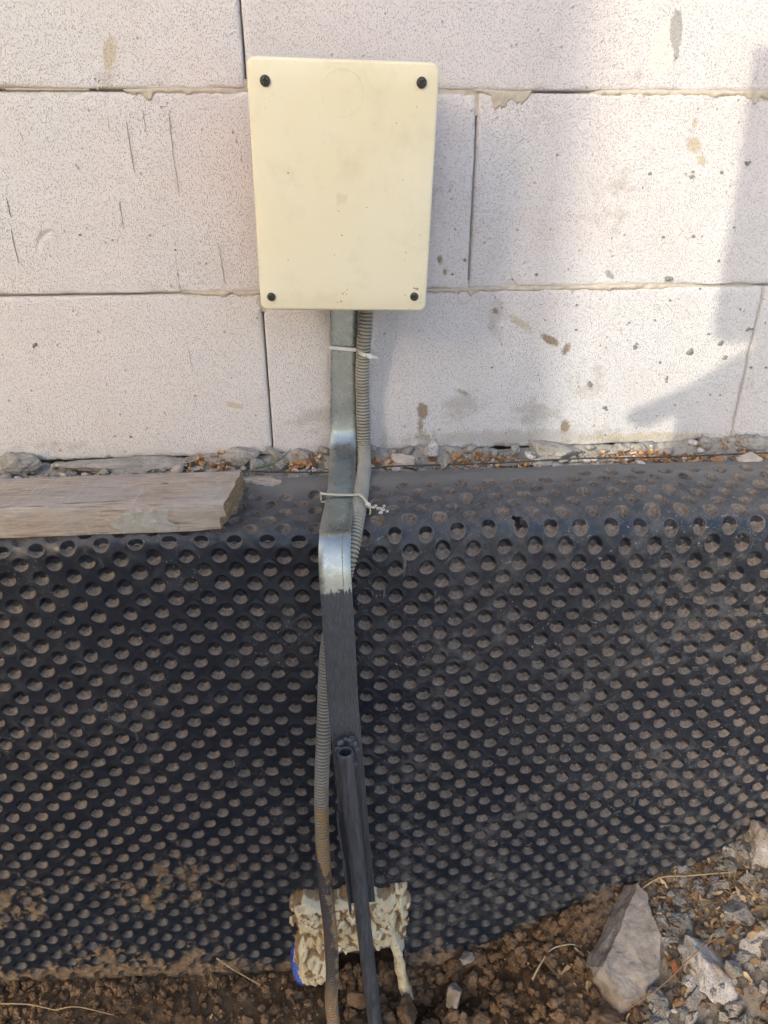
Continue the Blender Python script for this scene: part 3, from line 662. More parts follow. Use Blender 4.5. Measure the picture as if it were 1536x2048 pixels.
cs = [(-w, -th+b), (-w, th-b), (-w+b*.4, th-b*.3), (-w+b, th), (-w*.5, th), (0, th), (w*.5, th), (w-b, th), (w-b*.4, th-b*.3), (w, th-b), (w, -th+b), (w-b, -th), (-w+b, -th)]
V = np.stack([P+Wd*a+Nn*c+Nn*(.0002*vn(p3(s*40, a*50, 0.)))[:, None] for a, c in cs], 1).reshape(-1, 3)
nc = len(cs); F = [grid_faces(len(P), nc, wrap=True)]
e = (len(P)-1)*nc; F.append(np.array([[e, e+i, e+i+1] for i in range(1, nc-1)]))
obj('strip', mesh('strip', V, F), MST, strip)
hp = [np.array(q) for q in ((.091, -.164, .0012), (.086, -.185, .0012), (.0815, -.222, .0), (.080, -.241, -.02), (.0805, -.250, -.043))]
hp, _ = resample(catmull(hp, 10), .002); out = []
for q in hp:
    i = np.argmin(np.linalg.norm(P-q, axis=1)); d = q-P[i]; out.append(P[i]+Wd[i]*(d@Wd[i])+Nn[i]*(th+.0001)+T[i]*(d@T[i]))
Vt, Ft = tube(out, .00042, 6); obj('dark_line', mesh('line', Vt, Ft), MLINE, strip)
RP = np.array([(.0760, -.2970, -.214), (.0796, -.3, -.2803), (.0845, -.303, -.3543), (.0886, -.31, -.4288), (.0934, -.32, -.5047), (.0992, -.33, -.5863), (.1071, -.34, -.7085), (.1100, -.345, -.80)])
Pr, sr = resample(catmull(RP, 12), .003); Rr = .0088+.0002*vn(p3(sr*60, 0, 0.))
Vt, Ft = tube(Pr, Rr, 24, False, (1, 0, 0))
# open top: hollow rim
Vi, Fi = tube(Pr[:12], .0064, 24, False, (1, 0, 0)); Vt = np.vstack([Vt, Vi]); n0 = len(Pr)*24; j = np.arange(24)
Ft = Ft+[Fi[0][:, ::-1]+n0, np.stack([j, (j+1) % 24, n0+(j+1) % 24, n0+j], -1)]
Vt = Vt+.0005*fbm(Vt*90, 2)[:, None]*np.array((.6, -1, 0))
obj('rod', mesh('rod', Vt, Ft), MP_, strip)
J = Join()
for (x, y, z, r_) in [(.0690, -.290, -.217, .0030), (.0715, -.288, -.2105, .0034), (.0765, -.286, -.2080, .0026), (.0815, -.2865, -.2090, .0036), (.0850, -.289, -.2140, .0044), (.0872, -.289, -.2200, .0030), (.0835, -.2865, -.2050, .0020), (.086, -.289, -.24, .0025), (.087, -.289, -.29, .0025), (.072, -.287, -.31, .002), (.0935, -.288, -.43, .003), (.0955, -.288, -.44, .0028), (.0950, -.288, -.452, .003)]:
    V, F = rock((r_*1.2, r_*.8, r_*1.1), 3, 2, .35, None, .15); J.add(V+(x, y, z), F)
obj('weld_bead', J.mesh('weld'), MP_, strip, kind='stuff')
J = Join()
for (x0, x1, z0, z1, y) in ((-.0085, -.0065, -.318, -.468, -.286),):
    pass
A = np.array([(.0665, -.279, -.318), (.0765, -.281, -.472)])
V = []
for (x, z) in ((.0655, -.318), (.0715, -.400), (.0760, -.472)):
    for dx, y in ((-.001, -.2788), (-.001, -.2975), (.0015, -.2975), (.0018, -.2815), (.016, -.2815), (.016, -.2788)): V.append((x+dx, y, z))
F = grid_faces(3, 6, wrap=True); m = mesh('angle', V, [F, np.array([(0, 1, 2, 3), (0, 3, 4, 5), (15, 14, 13, 12), (17, 16, 15, 12)])], False)
obj('angle_plate', m, MP_, strip)

# ------------------------------------------------------------------ corrugated conduit
CP = [(.1177, -.030, .225), (.1177, -.03, .2002), (.1173, -.03, .1726), (.1152, -.028, .1443), (.1134, -.020, .1004), (.1138, -.0175, .0495), (.1141, -.026, .0152), (.111, -.07, .0035), (.1050, -.12, -.0005), (.0970, -.18, -.0060), (.0902, -.212, -.0237), (.0826, -.222, -.0471), (.0698, -.227, -.0921), (.0615, -.23, -.1343), (.0564, -.235, -.1977), (.0514, -.25, -.2556), (.0476, -.26, -.3213), (.046, -.27, -.3911), (.0478, -.275, -.4545), (.0505, -.28, -.5125), (.0509, -.285, -.5735), (.0497, -.29, -.6061), (.047, -.29, -.6481), (.0483, -.3, -.6833), (.0501, -.31, -.7472), (.052, -.32, -.80)]
Pc, sc_ = resample(catmull(CP, 14), .0040/7)
Pc = Pc+np.stack([.0006*vn(p3(sc_*25, 0, 1.)), .0006*vn(p3(sc_*25, 5, 1.)), 0*sc_], -1)
w7 = .5-.5*np.cos(sc_*2*np.pi/.0040); gro = np.clip(1-w7*1.5, 0, 1)
low = sst(-.36, -.44, Pc[:, 2])*sst(-.66, -.6, Pc[:, 2])
Rc = .0085-.0019*gro*(1-.12*low)+.0002*vn(p3(sc_*60, 2, 0.))
Vt, Ft = tube(Pc, Rc, 22, False, (1, 0, 0))
side = (-np.cos(np.arange(22)*2*np.pi/22))[None, :]*np.ones((len(Pc), 1))
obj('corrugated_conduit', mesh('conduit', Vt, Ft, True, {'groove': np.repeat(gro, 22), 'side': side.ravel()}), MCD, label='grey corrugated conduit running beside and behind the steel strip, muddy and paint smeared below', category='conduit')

# ------------------------------------------------------------------ cable ties
def tie(label, loop, head, hd, tail, mt, wd):
    t = thing('cable_tie', label, 'cable tie', head, group='cable ties holding the conduit to the strip')
    P, _ = resample(catmull(loop, 8), .0015); P = P-np.array(head)
    T = np.gradient(P, axis=0); T /= np.linalg.norm(T, axis=1)[:, None]+1e-9
    Z = np.array((0., 0, 1)) if abs(T[:, 2]).mean() < .5 else np.array((0., 1, 0))
    U = np.array(wd, float)-T*(T@np.array(wd, float))[:, None]; U /= np.linalg.norm(U, axis=1)[:, None]; N = np.cross(T, U)
    V = np.stack([P+U*a*.0019+N*c*.0008 for a, c in ((-1, -1), (-1, 1), (1, 1), (1, -1))], 1).reshape(-1, 3)
    obj('strap', mesh('strap', V, grid_faces(len(P), 4, wrap=True), False), mt, t)
    o = obj('head', boxmesh(.0055, .0045, .0052, .0008, 2, 'head'), mt, t); o.rotation_euler = hd
    d = np.array(tail)-np.array(head); Pt = np.array(head)*0+np.linspace(0, 1, 4)[:, None]*d
    U2 = np.array(wd, float)-d/np.linalg.norm(d)*(np.array(wd)@(d/np.linalg.norm(d))); U2 /= np.linalg.norm(U2); N2 = np.cross(d/np.linalg.norm(d), U2)
    V = np.stack([Pt+U2*a*.0016+N2*c*.0007 for a, c in ((-1, -1), (-1, 1), (1, 1), (1, -1))], 1).reshape(-1, 3)
    obj('tail', mesh('tail', V, [grid_faces(4, 4, wrap=True), np.array([(12, 13, 14, 15)])], False), mt, t)
tie('white cable tie round the strip and conduit against the wall, just under the box',
    [(.0760, -.014, .1405), (.0762, -.0215, .1405), (.080, -.0225, .1400), (.0925, -.0215, .1385), (.107, -.0215, .1365), (.1095, -.032, .1360), (.1135, -.0385, .1355), (.1175, -.0385, .1345), (.1215, -.0340, .1335), (.1235, -.026, .1335), (.119, -.016, .134), (.10, -.012, .137), (.0775, -.011, .1405), (.0760, -.014, .1405)],
    (.1215, -.0400, .1338), (.1, .15, -.2), (.1300, -.0405, .1320), MTIE, (0, 0, 1))
tie('cream cable tie looped over the strip and conduit on top of the membrane fold',
    [(.0600, -.130, -.004), (.0598, -.131, .0035), (.0625, -.1345, .0055), (.078, -.136, .0045), (.095, -.138, .0045), (.1025, -.148, .0085), (.108, -.160, .0075), (.1125, -.163, .0), (.111, -.160, -.010), (.10, -.15, -.0135), (.08, -.138, -.006), (.0615, -.130, -.006), (.0600, -.130, -.004)],
    (.1100, -.1640, .0040), (.5, .4, -.5), (.1160, -.170, .0030), MTIE2, (0, -1, .2))

# ------------------------------------------------------------------ timber plank on the ledge
pl = thing('timber_plank', 'weathered timber plank with a mortar smear, lying on the membrane at the left', 'plank', (-.30, -.14, .005), (0, 0, 0))
nx = 240; xs = np.linspace(-.42, .268, nx)
cs = []
for cx, cz, a0 in ((.0405, .0150, 0), (-.0405, .0150, 90), (-.0405, -.0150, 180), (.0405, -.0150, 270)):
    for t in (0, 30, 60, 90): a = math.radians(a0+t); cs.append((cx+.002*math.cos(a), cz+.002*math.sin(a)))
full = []
for i in range(len(cs)):
    a, b = np.array(cs[i]), np.array(cs[(i+1) % len(cs)]); k = 10 if np.linalg.norm(a-b) > .01 else 1
    for t in range(k): full.append(a+(b-a)*t/k)
cs = np.array(full); nc = len(cs)
X, I = np.meshgrid(xs, np.arange(nc), indexing='ij'); Yc, Zc = cs[I, 0], cs[I, 1]
t = (X-xs[0])/(xs[-1]-xs[0]); g = fbm(p3(X*4, Yc*90, Zc*90), 3)
endcut = sst(.85, 1, t)*(0.004*(Yc/.04)-.006*(Zc < 0)*(Yc < 0)-.003*fbm(p3(Yc*90, Zc*90, 0.), 2)); wane = sst(.01, .0, np.abs(Yc+.0415)+np.abs(Zc-.016))
Yn = Yc*(1-.0*t)+.0004*g+wane*(.0022+.002*fbm(p3(X*18, 0, 0.), 3)); Zn = Zc+.0004*g-wane*(.002+.002*fbm(p3(X*14, 3., 0.), 3))
Zn -= sst(.262-.025, .268, X)*(Yc < -.02)*(Zc < 0)*-.002
V = np.stack([X+endcut, Yn, Zn], -1).reshape(-1, 3)
obj('board', mesh('board', V, grid_faces(nx, nc, wrap=True)), MWD, pl)
E_ = V[-nc:]; c0 = E_.mean(0)
Ve = np.vstack([E_, c0+(E_-c0)*.5+(.0006, 0, 0), [c0+(.0008, 0, 0)]]); j = np.arange(nc); Fe = [np.stack([j, (j+1) % nc, nc+(j+1) % nc, nc+j], -1), np.stack([nc+j, nc+(j+1) % nc, np.full(nc, 2*nc)], -1)]
obj('end_grain', mesh('end', Ve, Fe), MEG, pl)
pl.rotation_euler = (-.02, -.006, -.012)
V, F = rock((.0052, .0030, .0006), 2, 0, .05); o = obj('knot', mesh('knot', V, F), MBR, pl); o.location = (.193, .009, .0170)
gx_, gz_ = np.linspace(.125, .232, 90), np.linspace(-.0145, .0145, 30); X, Z = np.meshgrid(gx_, gz_, indexing='ij')
msk = sst(-.1, .25, fbm(p3(X*28, Z*60, 3.), 3)+.35-1.2*np.abs((X-.175)/.055)**3-.8*(np.abs(Z+.002)/.0145)**4)
y = -.0418-.0022*msk-.0006*fbm(p3(X*200, Z*200, 0.), 3)*msk; ok = (msk > .08).reshape(-1)
V = np.stack([X, y+.0006, Z], -1).reshape(-1, 3); F = grid_faces(90, 30); F = F[ok[F].all(1)]
obj('mortar_smear', mesh('smear', V, F), m_simple('pale_mortar', (.27, .262, .235), (.36, .35, .32), 90, .95, .1, .001, 400), pl)

# ------------------------------------------------------------------ rubble on the ledge
def ledge_z(x, y):
    i = int(np.clip((x-lx[0])/.0022, 0, len(lx)-1)); j = int(np.clip((y-ly[0])/.0022, 0, len(ly)-1)); return float(Zl[i, j])
def single(name, label, cat, loc, size, rot, mat, n=4, cuts=9, rough=.1, seed=0, group=None, fine=.09):
    rs_ = np.random.RandomState(seed+100); V, F = rock(size, 5, cuts+6, rough*1.2, rs_, fine); V = V*(1+.035*fbm(V*420, 3)[:, None])
    o = obj(name, mesh(name, V, F), mat, label=label, category=cat); o.location = loc; o.rotation_euler = rot
    if group: o['group'] = group
    return o
L = [('stone_chip', 'flat pale pinkish stone flake on the ledge just right of the conduit', 'stone', (.161, -.036, .002), (.019, .012, .0055), (.5, .1, -.25), MTS, 1),
     ('block_chip', 'white chunk of aerated block standing on the ledge beside the pinkish stone flake', 'block fragment', (.200, -.018, .006), (.012, .009, .014), (.2, .1, .2), MWH, 2),
     ('mortar_lump', 'largest grey mortar lump, heaped at the wall foot below the brown marks', 'mortar lump', (.362, -.012, -.002), (.046, .022, .015), (.3, .05, .05), MGR, 3),
     ('mortar_flake', 'upright dark mortar flake leaning between the white chunk and the wire', 'mortar lump', (.206, -.050, .0), (.005, .012, .013), (.6, .3, .4), MGR, 4),
     ('stone_chip', 'smooth pale triangular stone plate near the right edge of the ledge', 'stone', (.594, -.062, .000), (.021, .014, .006), (.5, -.1, .3), MTS, 5),
     ('stone_chip', 'small rounded orange brown pebble left of the pale triangular plate', 'stone', (.552, -.062, -.001), (.0095, .008, .007), (0, 0, 0), MBR, 6),
     ('stone_chip', 'rounded grey pebble against the wall foot above the orange brown pebble', 'stone', (.555, -.014, .003), (.012, .010, .010), (0, 0, 0), MGR, 7),
     ('mortar_lump', 'grey mortar lump against the wall at the far right end of the ledge', 'mortar lump', (.626, -.014, .002), (.024, .014, .012), (.2, 0, 0), MGR, 8),
     ('mortar_lump', 'long flat mortar slab lying along the wall behind the plank', 'mortar lump', (-.165, -.020, .001), (.092, .018, .0085), (.15, 0, -.03), MGR, 9),
     ('mortar_lump', 'stacked grey mortar lump at the far left end of the ledge behind the plank', 'mortar lump', (-.312, -.012, .003), (.034, .018, .013), (.2, .1, .1), MGR, 10),
     ('mortar_lump', 'wide grey mortar slab at the wall foot, above the cut end of the plank', 'mortar lump', (-.043, -.010, .003), (.030, .016, .012), (.25, .05, 0), MGR, 12),
     ('mortar_flake', 'thin tilted mortar flake left of the steel strip, leaning to the upper left', 'mortar lump', (.004, -.012, .007), (.020, .007, .006), (.3, .6, -.1), MGR, 13),
     ('mortar_lump', 'small angular mortar lump below the tilted flake', 'mortar lump', (-.016, -.028, -.001), (.012, .010, .009), (.2, .1, .8), MGR, 14),
     ('mortar_lump', 'round grey mortar crumb beside the green blade', 'mortar lump', (.010, -.034, .0), (.010, .009, .008), (.2, .1, .3), MGR, 15),
     ('wood_offcut', 'little broken wood offcut sticking out beyond the end of the plank', 'wood offcut', (-.004, -.086, .001), (.030, .0095, .0065), (.1, .05, -.08), MWD, 16),
     ('mortar_lump', 'flat grey mortar piece in front of the largest lump, touching the wire', 'mortar lump', (.335, -.046, -.002), (.014, .010, .006), (.2, 0, .4), MGR, 17),
     ('block_chip', 'small white block chip left of the largest mortar lump', 'block fragment', (.322, -.030, .000), (.010, .006, .0045), (.2, .3, -.4), MWH, 18),
     ('mortar_flake', 'slanted narrow mortar flake against the largest lump\'s left flank', 'mortar lump', (.308, -.012, .004), (.006, .014, .005), (.3, .3, -.8), MGR, 19),
     ('block_chip', 'thin white chip lying below the wire, right of the big lump', 'block fragment', (.455, -.060, -.003), (.011, .005, .004), (0, 0, -.9), MWH, 20)]
for nm, lb, ct, loc, sz, ro, mt, sd in L: single(nm, lb, ct, loc, sz, ro, mt, 4, 8, .10, sd)
rs = np.random.RandomState(3); J = Join(); J2 = Join(); J3 = Join()
for i in range(1500):
    x = rs.uniform(-.5, .95); y = -.003-abs(rs.randn())*.028
    if y < -.080 or (vn(np.array([x*14, y*20, 1.])) < -.45): continue
    if rs.rand() < .6: y = max(y, -.05)
    s = .0014+.0075*rs.rand()**3.2; V, F = prock((s*rs.uniform(.8, 1.7), s, s*rs.uniform(.35, .8)), 2 if s > .0035 else 1, 5, .12, rs)
    V = V@rotm((rs.randn()*.4, rs.randn()*.4, rs.uniform(0, 6))).T+(x, y, ledge_z(x, y)+s*.3)
    (J if rs.rand() < .82 else (J2 if rs.rand() < .7 else J3)).add(V, F)
obj('mortar_crumbs', J.mesh('crumbs'), MGR, kind='stuff', label='grey mortar crumbs scattered along the ledge', category='rubble')
obj('block_crumbs', J2.mesh('crumbs2'), MWH, kind='stuff', label='white block crumbs scattered along the ledge', category='rubble')
obj('stone_crumbs', J3.mesh('crumbs3'), MTS, kind='stuff', label='pinkish stone crumbs scattered along the ledge', category='rubble')
def shaving(J, x, y, z, s, rs, fl=.35):
    n = 6; L_ = s*rs.uniform(1.5, 5); w = s*rs.uniform(.25, .7); k = rs.uniform(-2.2, 2.2); t = np.linspace(-.5, .5, n)
    a = t*k; P = np.stack([np.sin(a)*L_/(abs(k)+.3), 0*t, (1-np.cos(a))*L_/(abs(k)+.3)], -1) if abs(k) > .2 else np.stack([t*L_, 0*t, 0*t], -1)
    wv = w*(1-.6*np.abs(t*2)**3)*(1+.3*rs.randn(n)); th_ = w*.07
    V = np.stack([P+np.stack([0*t, wv*c, 0*t+d*th_], -1) for c, d in ((-1, -1), (-1, 1), (1, 1), (1, -1))], 1).reshape(-1, 3)
    R_ = rotm((rs.randn()*fl*2, rs.randn()*fl, rs.uniform(0, 6.3))); J.add(V@R_.T+(x, y, z), [grid_faces(n, 4, wrap=True), np.array([(0, 1, 2, 3), (4*n-1, 4*n-2, 4*n-3, 4*n-4)])], rs.rand())
J = Join(); cl = [(-.095, -.006, .022), (-.06, -.004, .012), (.028, -.018, .018), (.045, -.010, .012), (.13, -.015, .03), (.235, -.014, .03), (.27, -.010, .025), (.29, -.012, .02), (.30, -.035, .02), (.44, -.012, .03), (.47, -.016, .03), (.50, -.012, .02), (.535, -.02, .02), (.59, -.010, .03), (.61, -.03, .02), (.66, -.02, .04), (-.4, -.02, .03), (.8, -.02, .08)]
for i in range(950):
    c = cl[rs.randint(len(cl))]; x = c[0]+rs.randn()*c[2]*.65; y = np.clip(c[1]-abs(rs.randn())*.012, -.075, -.003)
    shaving(J, x, y, ledge_z(x, y)+.002+rs.rand()*.005, rs.uniform(.0015, .0048), rs)
obj('wood_shavings', J.mesh('shavings', False), MSH, kind='stuff', label='orange brown wood shavings scattered along the wall foot', category='wood shavings')
WP, _ = resample(catmull([(-.45, -.055, -.004), (-.30, -.050, -.002), (-.041, -.046, -.002), (.0, -.052, -.001), (.071, -.061, .0005), (.137, -.054, .002), (.2, -.055, .0025), (.281, -.051, .001), (.37, -.050, .003), (.472, -.051, .002), (.55, -.049, .0015), (.627, -.048, .002), (.8, -.05, .002), (1.0, -.05, 0)], 12), .004)
Vt, Ft = tube(WP, .0011, 8); obj('thin_cable', mesh('cable', Vt, Ft), MWI, label='thin black wire running along the rubble ledge behind the strip', category='wire')
Pg = catmull([(-.018, -.045, .002), (.004, -.048, .008), (.018, -.034, .014), (.024, -.024, .018)], 8); Vt, Ft = tube(Pg, np.linspace(.0012, .0003, len(Pg)), 6)
obj('grass_blade', mesh('blade', Vt, Ft), MGRN, label='single dark green blade lying in the rubble left of the strip', category='grass')

# ------------------------------------------------------------------ stones, clods and litter on the soil
G_ = [('stone_slab', 'broken grey brown stone slab with a flat face, leaning in the mound at bottom right', 'stone slab', (.451, -.262, -.628), None, None, MSL, 0)]
sl = thing('stone_slab', 'broken grey brown slab with a flat smooth face, lying tilted in the mound at bottom right', 'stone slab', (.452, -.262, -.632), (-.08, -.25, -.45))
fc = np.array([(.4786, -.2102, -.5786), (.4883, -.2213, -.5824), (.4923, -.2677, -.6023), (.4763, -.3038, -.6199), (.4443, -.3242, -.6325), (.4249, -.3255, -.6351), (.4053, -.2929, -.623)])
lo_ = np.array([(.4880, -.2020, -.63), (.5030, -.2190, -.64), (.5080, -.2700, -.655), (.4890, -.3120, -.675), (.4500, -.3380, -.69), (.4160, -.3380, -.69), (.3910, -.2860, -.675)])
lt = np.array([(.4689, -.1960, -.5971), (.3939, -.2692, -.6519)]); lb_ = lt+(-.004, 0, -.05)
b = bmesh.new(); vf = [b.verts.new(p) for p in fc]; vl = [b.verts.new(p) for p in lo_]; vt = [b.verts.new(p) for p in lt]; vb = [b.verts.new(p) for p in lb_]
b.faces.new(vf[::-1])
for i in range(6): b.faces.new((vf[i], vf[i+1], vl[i+1], vl[i]))
b.faces.new((vf[6], vf[0], vt[0], vt[1])); b.faces.new((vt[1], vt[0], vb[0], vb[1])); b.faces.new((vt[0], vf[0], vl[0], vb[0])); b.faces.new((vf[6], vt[1], vb[1], vl[6]))
bmesh.ops.recalc_face_normals(b, faces=b.faces)
bmesh.ops.triangulate(b, faces=b.faces[:])
for _ in range(5):
    ed = [e for e in b.edges if e.calc_length() > .0028]
    if not ed: break
    bmesh.ops.subdivide_edges(b, edges=ed, cuts=1)
    bmesh.ops.triangulate(b, faces=b.faces[:])
b.verts.ensure_lookup_table(); V = np.array([v.co[:] for v in b.verts]); F = np.array([[v.index for v in f.verts] for f in b.faces]); b.free()
V = V+np.stack([.0026*fbm(V*48, 5), .0026*fbm(V*48+9, 5), .0024*fbm(V*38+20, 6)-.003*sst(.2, .9, fbm(V*30+40, 4))], -1)
sl.location = (.45, -.27, -.65); sl.rotation_euler = (0, 0, 0); V = V-np.array((.45, -.27, -.65))
obj('slab_body', mesh('slab', V, F, False), MSL, sl)
single('earth_block', 'big brown earth caked lump just below the grey brown slab', 'clod', (.408, -.335, -.672), (.034, .030, .030), (.2, .1, .3), MCL, 4, 7, .08, 31)
single('block_fragment', 'large white aerated block fragment at the right edge of the mound', 'block fragment', (.648, -.222, -.515), (.040, .040, .052), (.1, .2, .2), MWM, 5, 9, .08, 32)
single('block_fragment', 'pale block fragment lying between the slab and the right edge, low in the mound', 'block fragment', (.540, -.312, -.608), (.036, .046, .026), (.35, .1, .5), MWM, 5, 9, .10, 33)
single('block_fragment', 'pale rough block fragment at the right edge near the bottom corner', 'block fragment', (.608, -.318, -.574), (.032, .038, .026), (.3, -.2, .2), MWM, 5, 9, .10, 34)
single('cement_lump', 'rounded dark grey cement lump above the lower right block fragments', 'cement lump', (.588, -.270, -.562), (.020, .018, .015), (.2, .1, .2), MGM, 4, 5, .12, 35)
single('cement_lump', 'grey cement lump sitting on the pale fragment beside the slab', 'cement lump', (.555, -.330, -.585), (.015, .012, .010), (.2, .1, .2), MGM, 4, 5, .12, 36)
single('earth_clod', 'oblong grey brown clod standing in the dark hollow right of the rod', 'clod', (.219, -.252, -.728), (.013, .014, .024), (.2, .2, 0), MSL, 4, 6, .10, 41)
single('earth_clod', 'tan angular clod at the bottom edge, right of the oblong clod', 'clod', (.250, -.285, -.735), (.018, .017, .016), (.2, .2, .4), MCL, 4, 6, .12, 42)
single('earth_clod', 'small tan clod against the muddy foot of the membrane, above the oblong clod', 'clod', (.244, -.212, -.712), (.013, .010, .009), (.2, .2, 0), MSL, 4, 6, .12, 43)
single('earth_clod', 'dark brown clod in the hollow between conduit and rod', 'clod', (.082, -.245, -.728), (.020, .016, .016), (.1, .2, 0), MCL, 4, 6, .14, 44)
single('earth_clod', 'big dark clod just right of the rod where it enters the soil', 'clod', (.150, -.262, -.742), (.022, .018, .016), (.1, .2, 1), MCL, 4, 6, .14, 45)
single('earth_clod', 'rounded brown clod at the foot of the membrane left of the foam', 'clod', (-.082, -.214, -.722), (.016, .011, .010), (.1, .2, 1), MCL, 4, 5, .14, 46)
single('earth_clod', 'brown clod below the muddy membrane foot at the lower left', 'clod', (-.235, -.240, -.708), (.013, .011, .010), (.1, .2, 1), MCL, 4, 5, .14, 47)
rs = np.random.RandomState(9)
gi = lambda x, y: float(ground_z(x, y)+soil_detail(np.array([x]), np.array([y]))[0])
J = Join(); J2 = Join(); J3 = Join()
for i in range(9000):
    x = rs.uniform(-.55, .95); y = -.198-rs.rand()**1.2*.22
    if i > 7500: y = -.199-rs.rand()*.014
    if x > .44 and rs.rand() < .55: continue
    s = .0009+.0085*rs.rand()**5.5*(1.25 if .05 < x < .4 else .8)
    V, F = prock((s*rs.uniform(.8, 1.4), s, s*rs.uniform(.6, 1)), 4 if s > .005 else (3 if s > .0028 else (2 if s > .0014 else 1)), 5, .28, rs, .16)
    J.add(V@rotm(rs.uniform(0, 6, 3)).T+(x, y, gi(x, y)+s*.35), F)
for i in range(2300):
    x = .42+rs.rand()**.8*.5; y = -.198-rs.rand()*.26; s = .0016+.0125*rs.rand()**3.2
    if abs(x-.452) < .045 and abs(y+.262) < .065: continue
    V, F = prock((s*rs.uniform(.8, 1.6), s, s*rs.uniform(.45, .9)), 4 if s > .005 else (3 if s > .0025 else 1), 14, .16, rs, .12)
    (J2 if rs.rand() < .88 else J3).add(V@rotm(rs.uniform(0, 6, 3)).T+(x, y, gi(x, y)+s*.22), F)
obj('soil_crumbs', J.mesh('crumbs'), MCL, kind='stuff', label='loose brown soil crumbs at the foot of the membrane', category='soil')
obj('cement_gravel', J2.mesh('gravel', False), MGM, kind='stuff', label='grey cement gravel over the mound at the right', category='gravel')
obj('block_gravel', J3.mesh('gravel2', False), MWM, kind='stuff', label='white block crumbs over the mound at the right', category='gravel')
J = Join()
for (cx, cy, sp, n) in ((.50, -.215, .03, 110), (.56, -.235, .03, 130), (.60, -.262, .025, 90), (.545, -.295, .035, 120), (.60, -.24, .02, 60), (.50, -.27, .03, 70), (.47, -.33, .03, 50), (.38, -.26, .03, 25), (.62, -.33, .04, 50)):
    for i in range(n):
        x, y = cx+rs.randn()*sp, min(-.2, cy+rs.randn()*sp*.8); shaving(J, x, y, gi(x, y)+.003+rs.rand()*.008, rs.uniform(.0018, .0062), rs, .3)
obj('mound_shavings', J.mesh('shav', False), MSH2, kind='stuff', label='curled tan wood shavings lying over the mound at bottom right', category='wood shavings')
J = Join()
for i in range(260):                                                         # pale grit and fibres on the soil
    x = rs.uniform(-.5, .45); y = -.2-rs.rand()*.15
    if rs.rand() < .6: V, F = rock((.0012, .0009, .0008), 1, 2, .1, rs); J.add(V*rs.uniform(.6, 1.6)+(x, y, gi(x, y)+.002), F, .9)
    else: shaving(J, x, y, gi(x, y)+.003, rs.uniform(.0012, .0025), rs)
obj('grit', J.mesh('grit'), MSTR, kind='stuff', label='pale grit and fibres scattered on the brown soil', category='grit')
def stalk(name, label, cat, pts, r, mt, r2=None):
    P = catmull([(x, y, gi(x, y)+h) for x, y, h in pts], 8); Vt, Ft = tube(P, np.linspace(r, r2 or r*.6, len(P)), 6)
    obj(name, mesh(name, Vt, Ft), mt, label=label, category=cat)
stalk('dry_stalk', 'straight dry stalk leaning on the muddy membrane foot left of the foam', 'straw', [(-.115, -.200, .045), (-.09, -.206, .025), (-.055, -.215, .006)], .0011, MSTR)
stalk('dry_stalk', 'long dry stalk lying on the soil at the bottom left corner', 'straw', [(-.42, -.228, .008), (-.37, -.231, .01), (-.325, -.240, .006)], .0011, MSTR)
stalk('dry_stalk', 'thin bent straw on the soil between the bottom left corner stalk and the membrane foot', 'straw', [(-.33, -.238, .006), (-.30, -.238, .012), (-.25, -.246, .006)], .0008, MSTR)
stalk('pale_root', 'pale forked root curling on the soil left of the grey brown slab', 'root', [(.325, -.262, .006), (.338, -.250, .012), (.358, -.236, .014), (.382, -.238, .012), (.395, -.243, .006)], .0015, MROOT, .0008)
stalk('thin_twig', 'thin russet twig crossing the mound in front of the slab', 'twig', [(.425, -.335, .02), (.47, -.325, .025), (.52, -.310, .035), (.575, -.293, .03)], .0009, MBR)
stalk('dry_stalk', 'pale curved straw on top of the mound against the membrane', 'straw', [(.47, -.212, .010), (.51, -.206, .024), (.55, -.214, .016), (.60, -.226, .010)], .0012, MSTR)
Vl = []; n = 9
for i in range(n):
    t = i/(n-1); w_ = .006*math.sin(math.pi*min(max(t, .03), .97)); Vl += [(t*.018, -w_, .003*math.sin(3*t)), (t*.018, 0, .0015), (t*.018, w_, .003*math.sin(3*t+1))]
ml = mesh('leaf', Vl, grid_faces(n, 3)); o = obj('dry_leaf', ml, MLEAF, label='small russet dry leaf on the mound beside the slab', category='leaf'); o.location = (.492, -.312, gi(.492, -.312)+.02); o.rotation_euler = (.6, -.5, 1.2)
sd = o.modifiers.new('solid', 'SOLIDIFY'); sd.thickness = .0004
V, F = rock((.010, .0035, .012), 3, 3, .3, np.random.RandomState(8), .2)
J = Join()
for (x, y, z, s) in ((.118, -.164, .002, .0028), (.1215, -.168, .001, .003), (.126, -.170, .001, .0034), (.123, -.174, -.001, .0026), (.130, -.173, 0, .002), (.1275, -.166, .003, .002)):
    V, F = rock((s, s, s*.7), 2, 3, .2, RS); J.add(V+(x, y, z), F)
obj('plaster_crumb', J.mesh('pc'), MWH, label='little cluster of white plaster crumbs on the membrane by the lower cable tie', category='plaster')

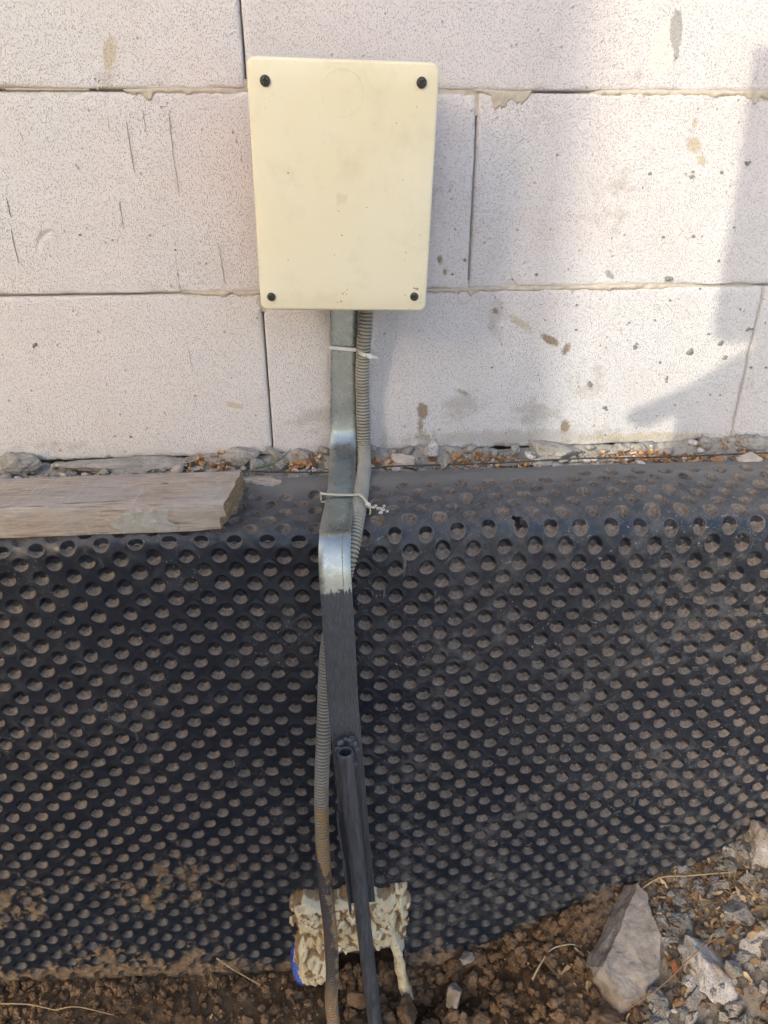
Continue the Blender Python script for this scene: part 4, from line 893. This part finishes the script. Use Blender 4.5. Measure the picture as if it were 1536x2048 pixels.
# ------------------------------------------------------------------ unseen things added behind the camera to shade the wall
def at_sun(x, z, back): t = back/(-TO_SUN.y); return (x+TO_SUN.x*t, -back, z+TO_SUN.z*t)
hb = 1.10
sun_block = thing('shadow_blocker', 'plywood hoarding on a post, added out of view to shade the wall', 'blocker', at_sun(.56, 0, hb))  # invented boards, outlines cut to cast the shadow edges on the wall
ox = np.array(at_sun(.56, 0, hb)); c0 = np.array(at_sun(0, 0, hb))
def plate(poly, name, y0=0., th=.018):
    q = [np.array((x, 0, z))+c0-ox for x, z in poly]; n = len(q); V = [(p[0], y0, p[2]) for p in q]+[(p[0], y0+th, p[2]) for p in q]
    b = bmesh.new(); vs = [b.verts.new(v) for v in V]; b.faces.new(vs[:n]); b.faces.new(vs[n:][::-1])
    for i in range(n): b.faces.new([vs[i], vs[n+i], vs[n+(i+1) % n], vs[(i+1) % n]])
    m = bpy.data.meshes.new(name); b.to_mesh(m); b.free(); obj(name, m, MPAN, sun_block)
plate([(.550, .43), (.560, .30), (.566, .130), (1.1, .146), (1.1, .50)], 'upper_panel')
plate([(.470, .0245), (.474, .0305), (.486, .040), (.546, .065), (.592, .096), (.640, .125), (1.1, .136), (1.1, -1.1), (.30, -1.1), (.30, -.050), (.42, -.045), (.539, -.040), (.540, .050), (.493, .0265), (.478, .0225)], 'lower_panel')  # lower part added to keep the membrane out of the sun
gz = float(ground_z(1.1, -hb))
m = boxmesh(.09, .07, 2.2, .004, 1, 'post'); o = obj('post', m, MWD, sun_block); o.location = (.80-.56, .054, gz-.1+1.1-ox[2])
hs = thing('shade_house', 'unseen rendered house with tiled roof, added to shade the left of the wall', 'house', at_sun(.362, 0, 5.0), (0, 0, -SUN_AZ-.1))  # added out of view, sized and turned to cast the soft shadow edge
hx = Vector(at_sun(.362, 0, 5.0)); gz = float(ground_z(hx.x, hx.y))
o = obj('wall', boxmesh(7, 5, 8.4, .01, 1, 'hw'), MPLA, hs); o.location = (-3.5, -2.5, gz-hx.z+4.2-.15)
b = bmesh.new(); vs = [b.verts.new(v) for v in ((-7.02, .02, 0), (-7.02, -5.02, 0), (.0, -5.02, 0), (.0, .02, 0), (-7.02, -2.5, 2.), (.0, -2.5, 2.))]
for f in ((0, 1, 2, 3), (0, 3, 5, 4), (1, 4, 5, 2), (0, 4, 1), (3, 2, 5)): b.faces.new([vs[i] for i in f])
m = bpy.data.meshes.new('roof'); b.to_mesh(m); b.free(); o = obj('roof', m, MROO, hs); o.location = (0, 0, gz-hx.z+8.26)
#heap = single('spoil_heap', 'long heap of excavated earth behind the photographer', 'earth heap', (-2.2, -4.2, -.7), (3.2, .9, 2.30), (0, 0, -.2), MCL, 4, 0, .05, 61)
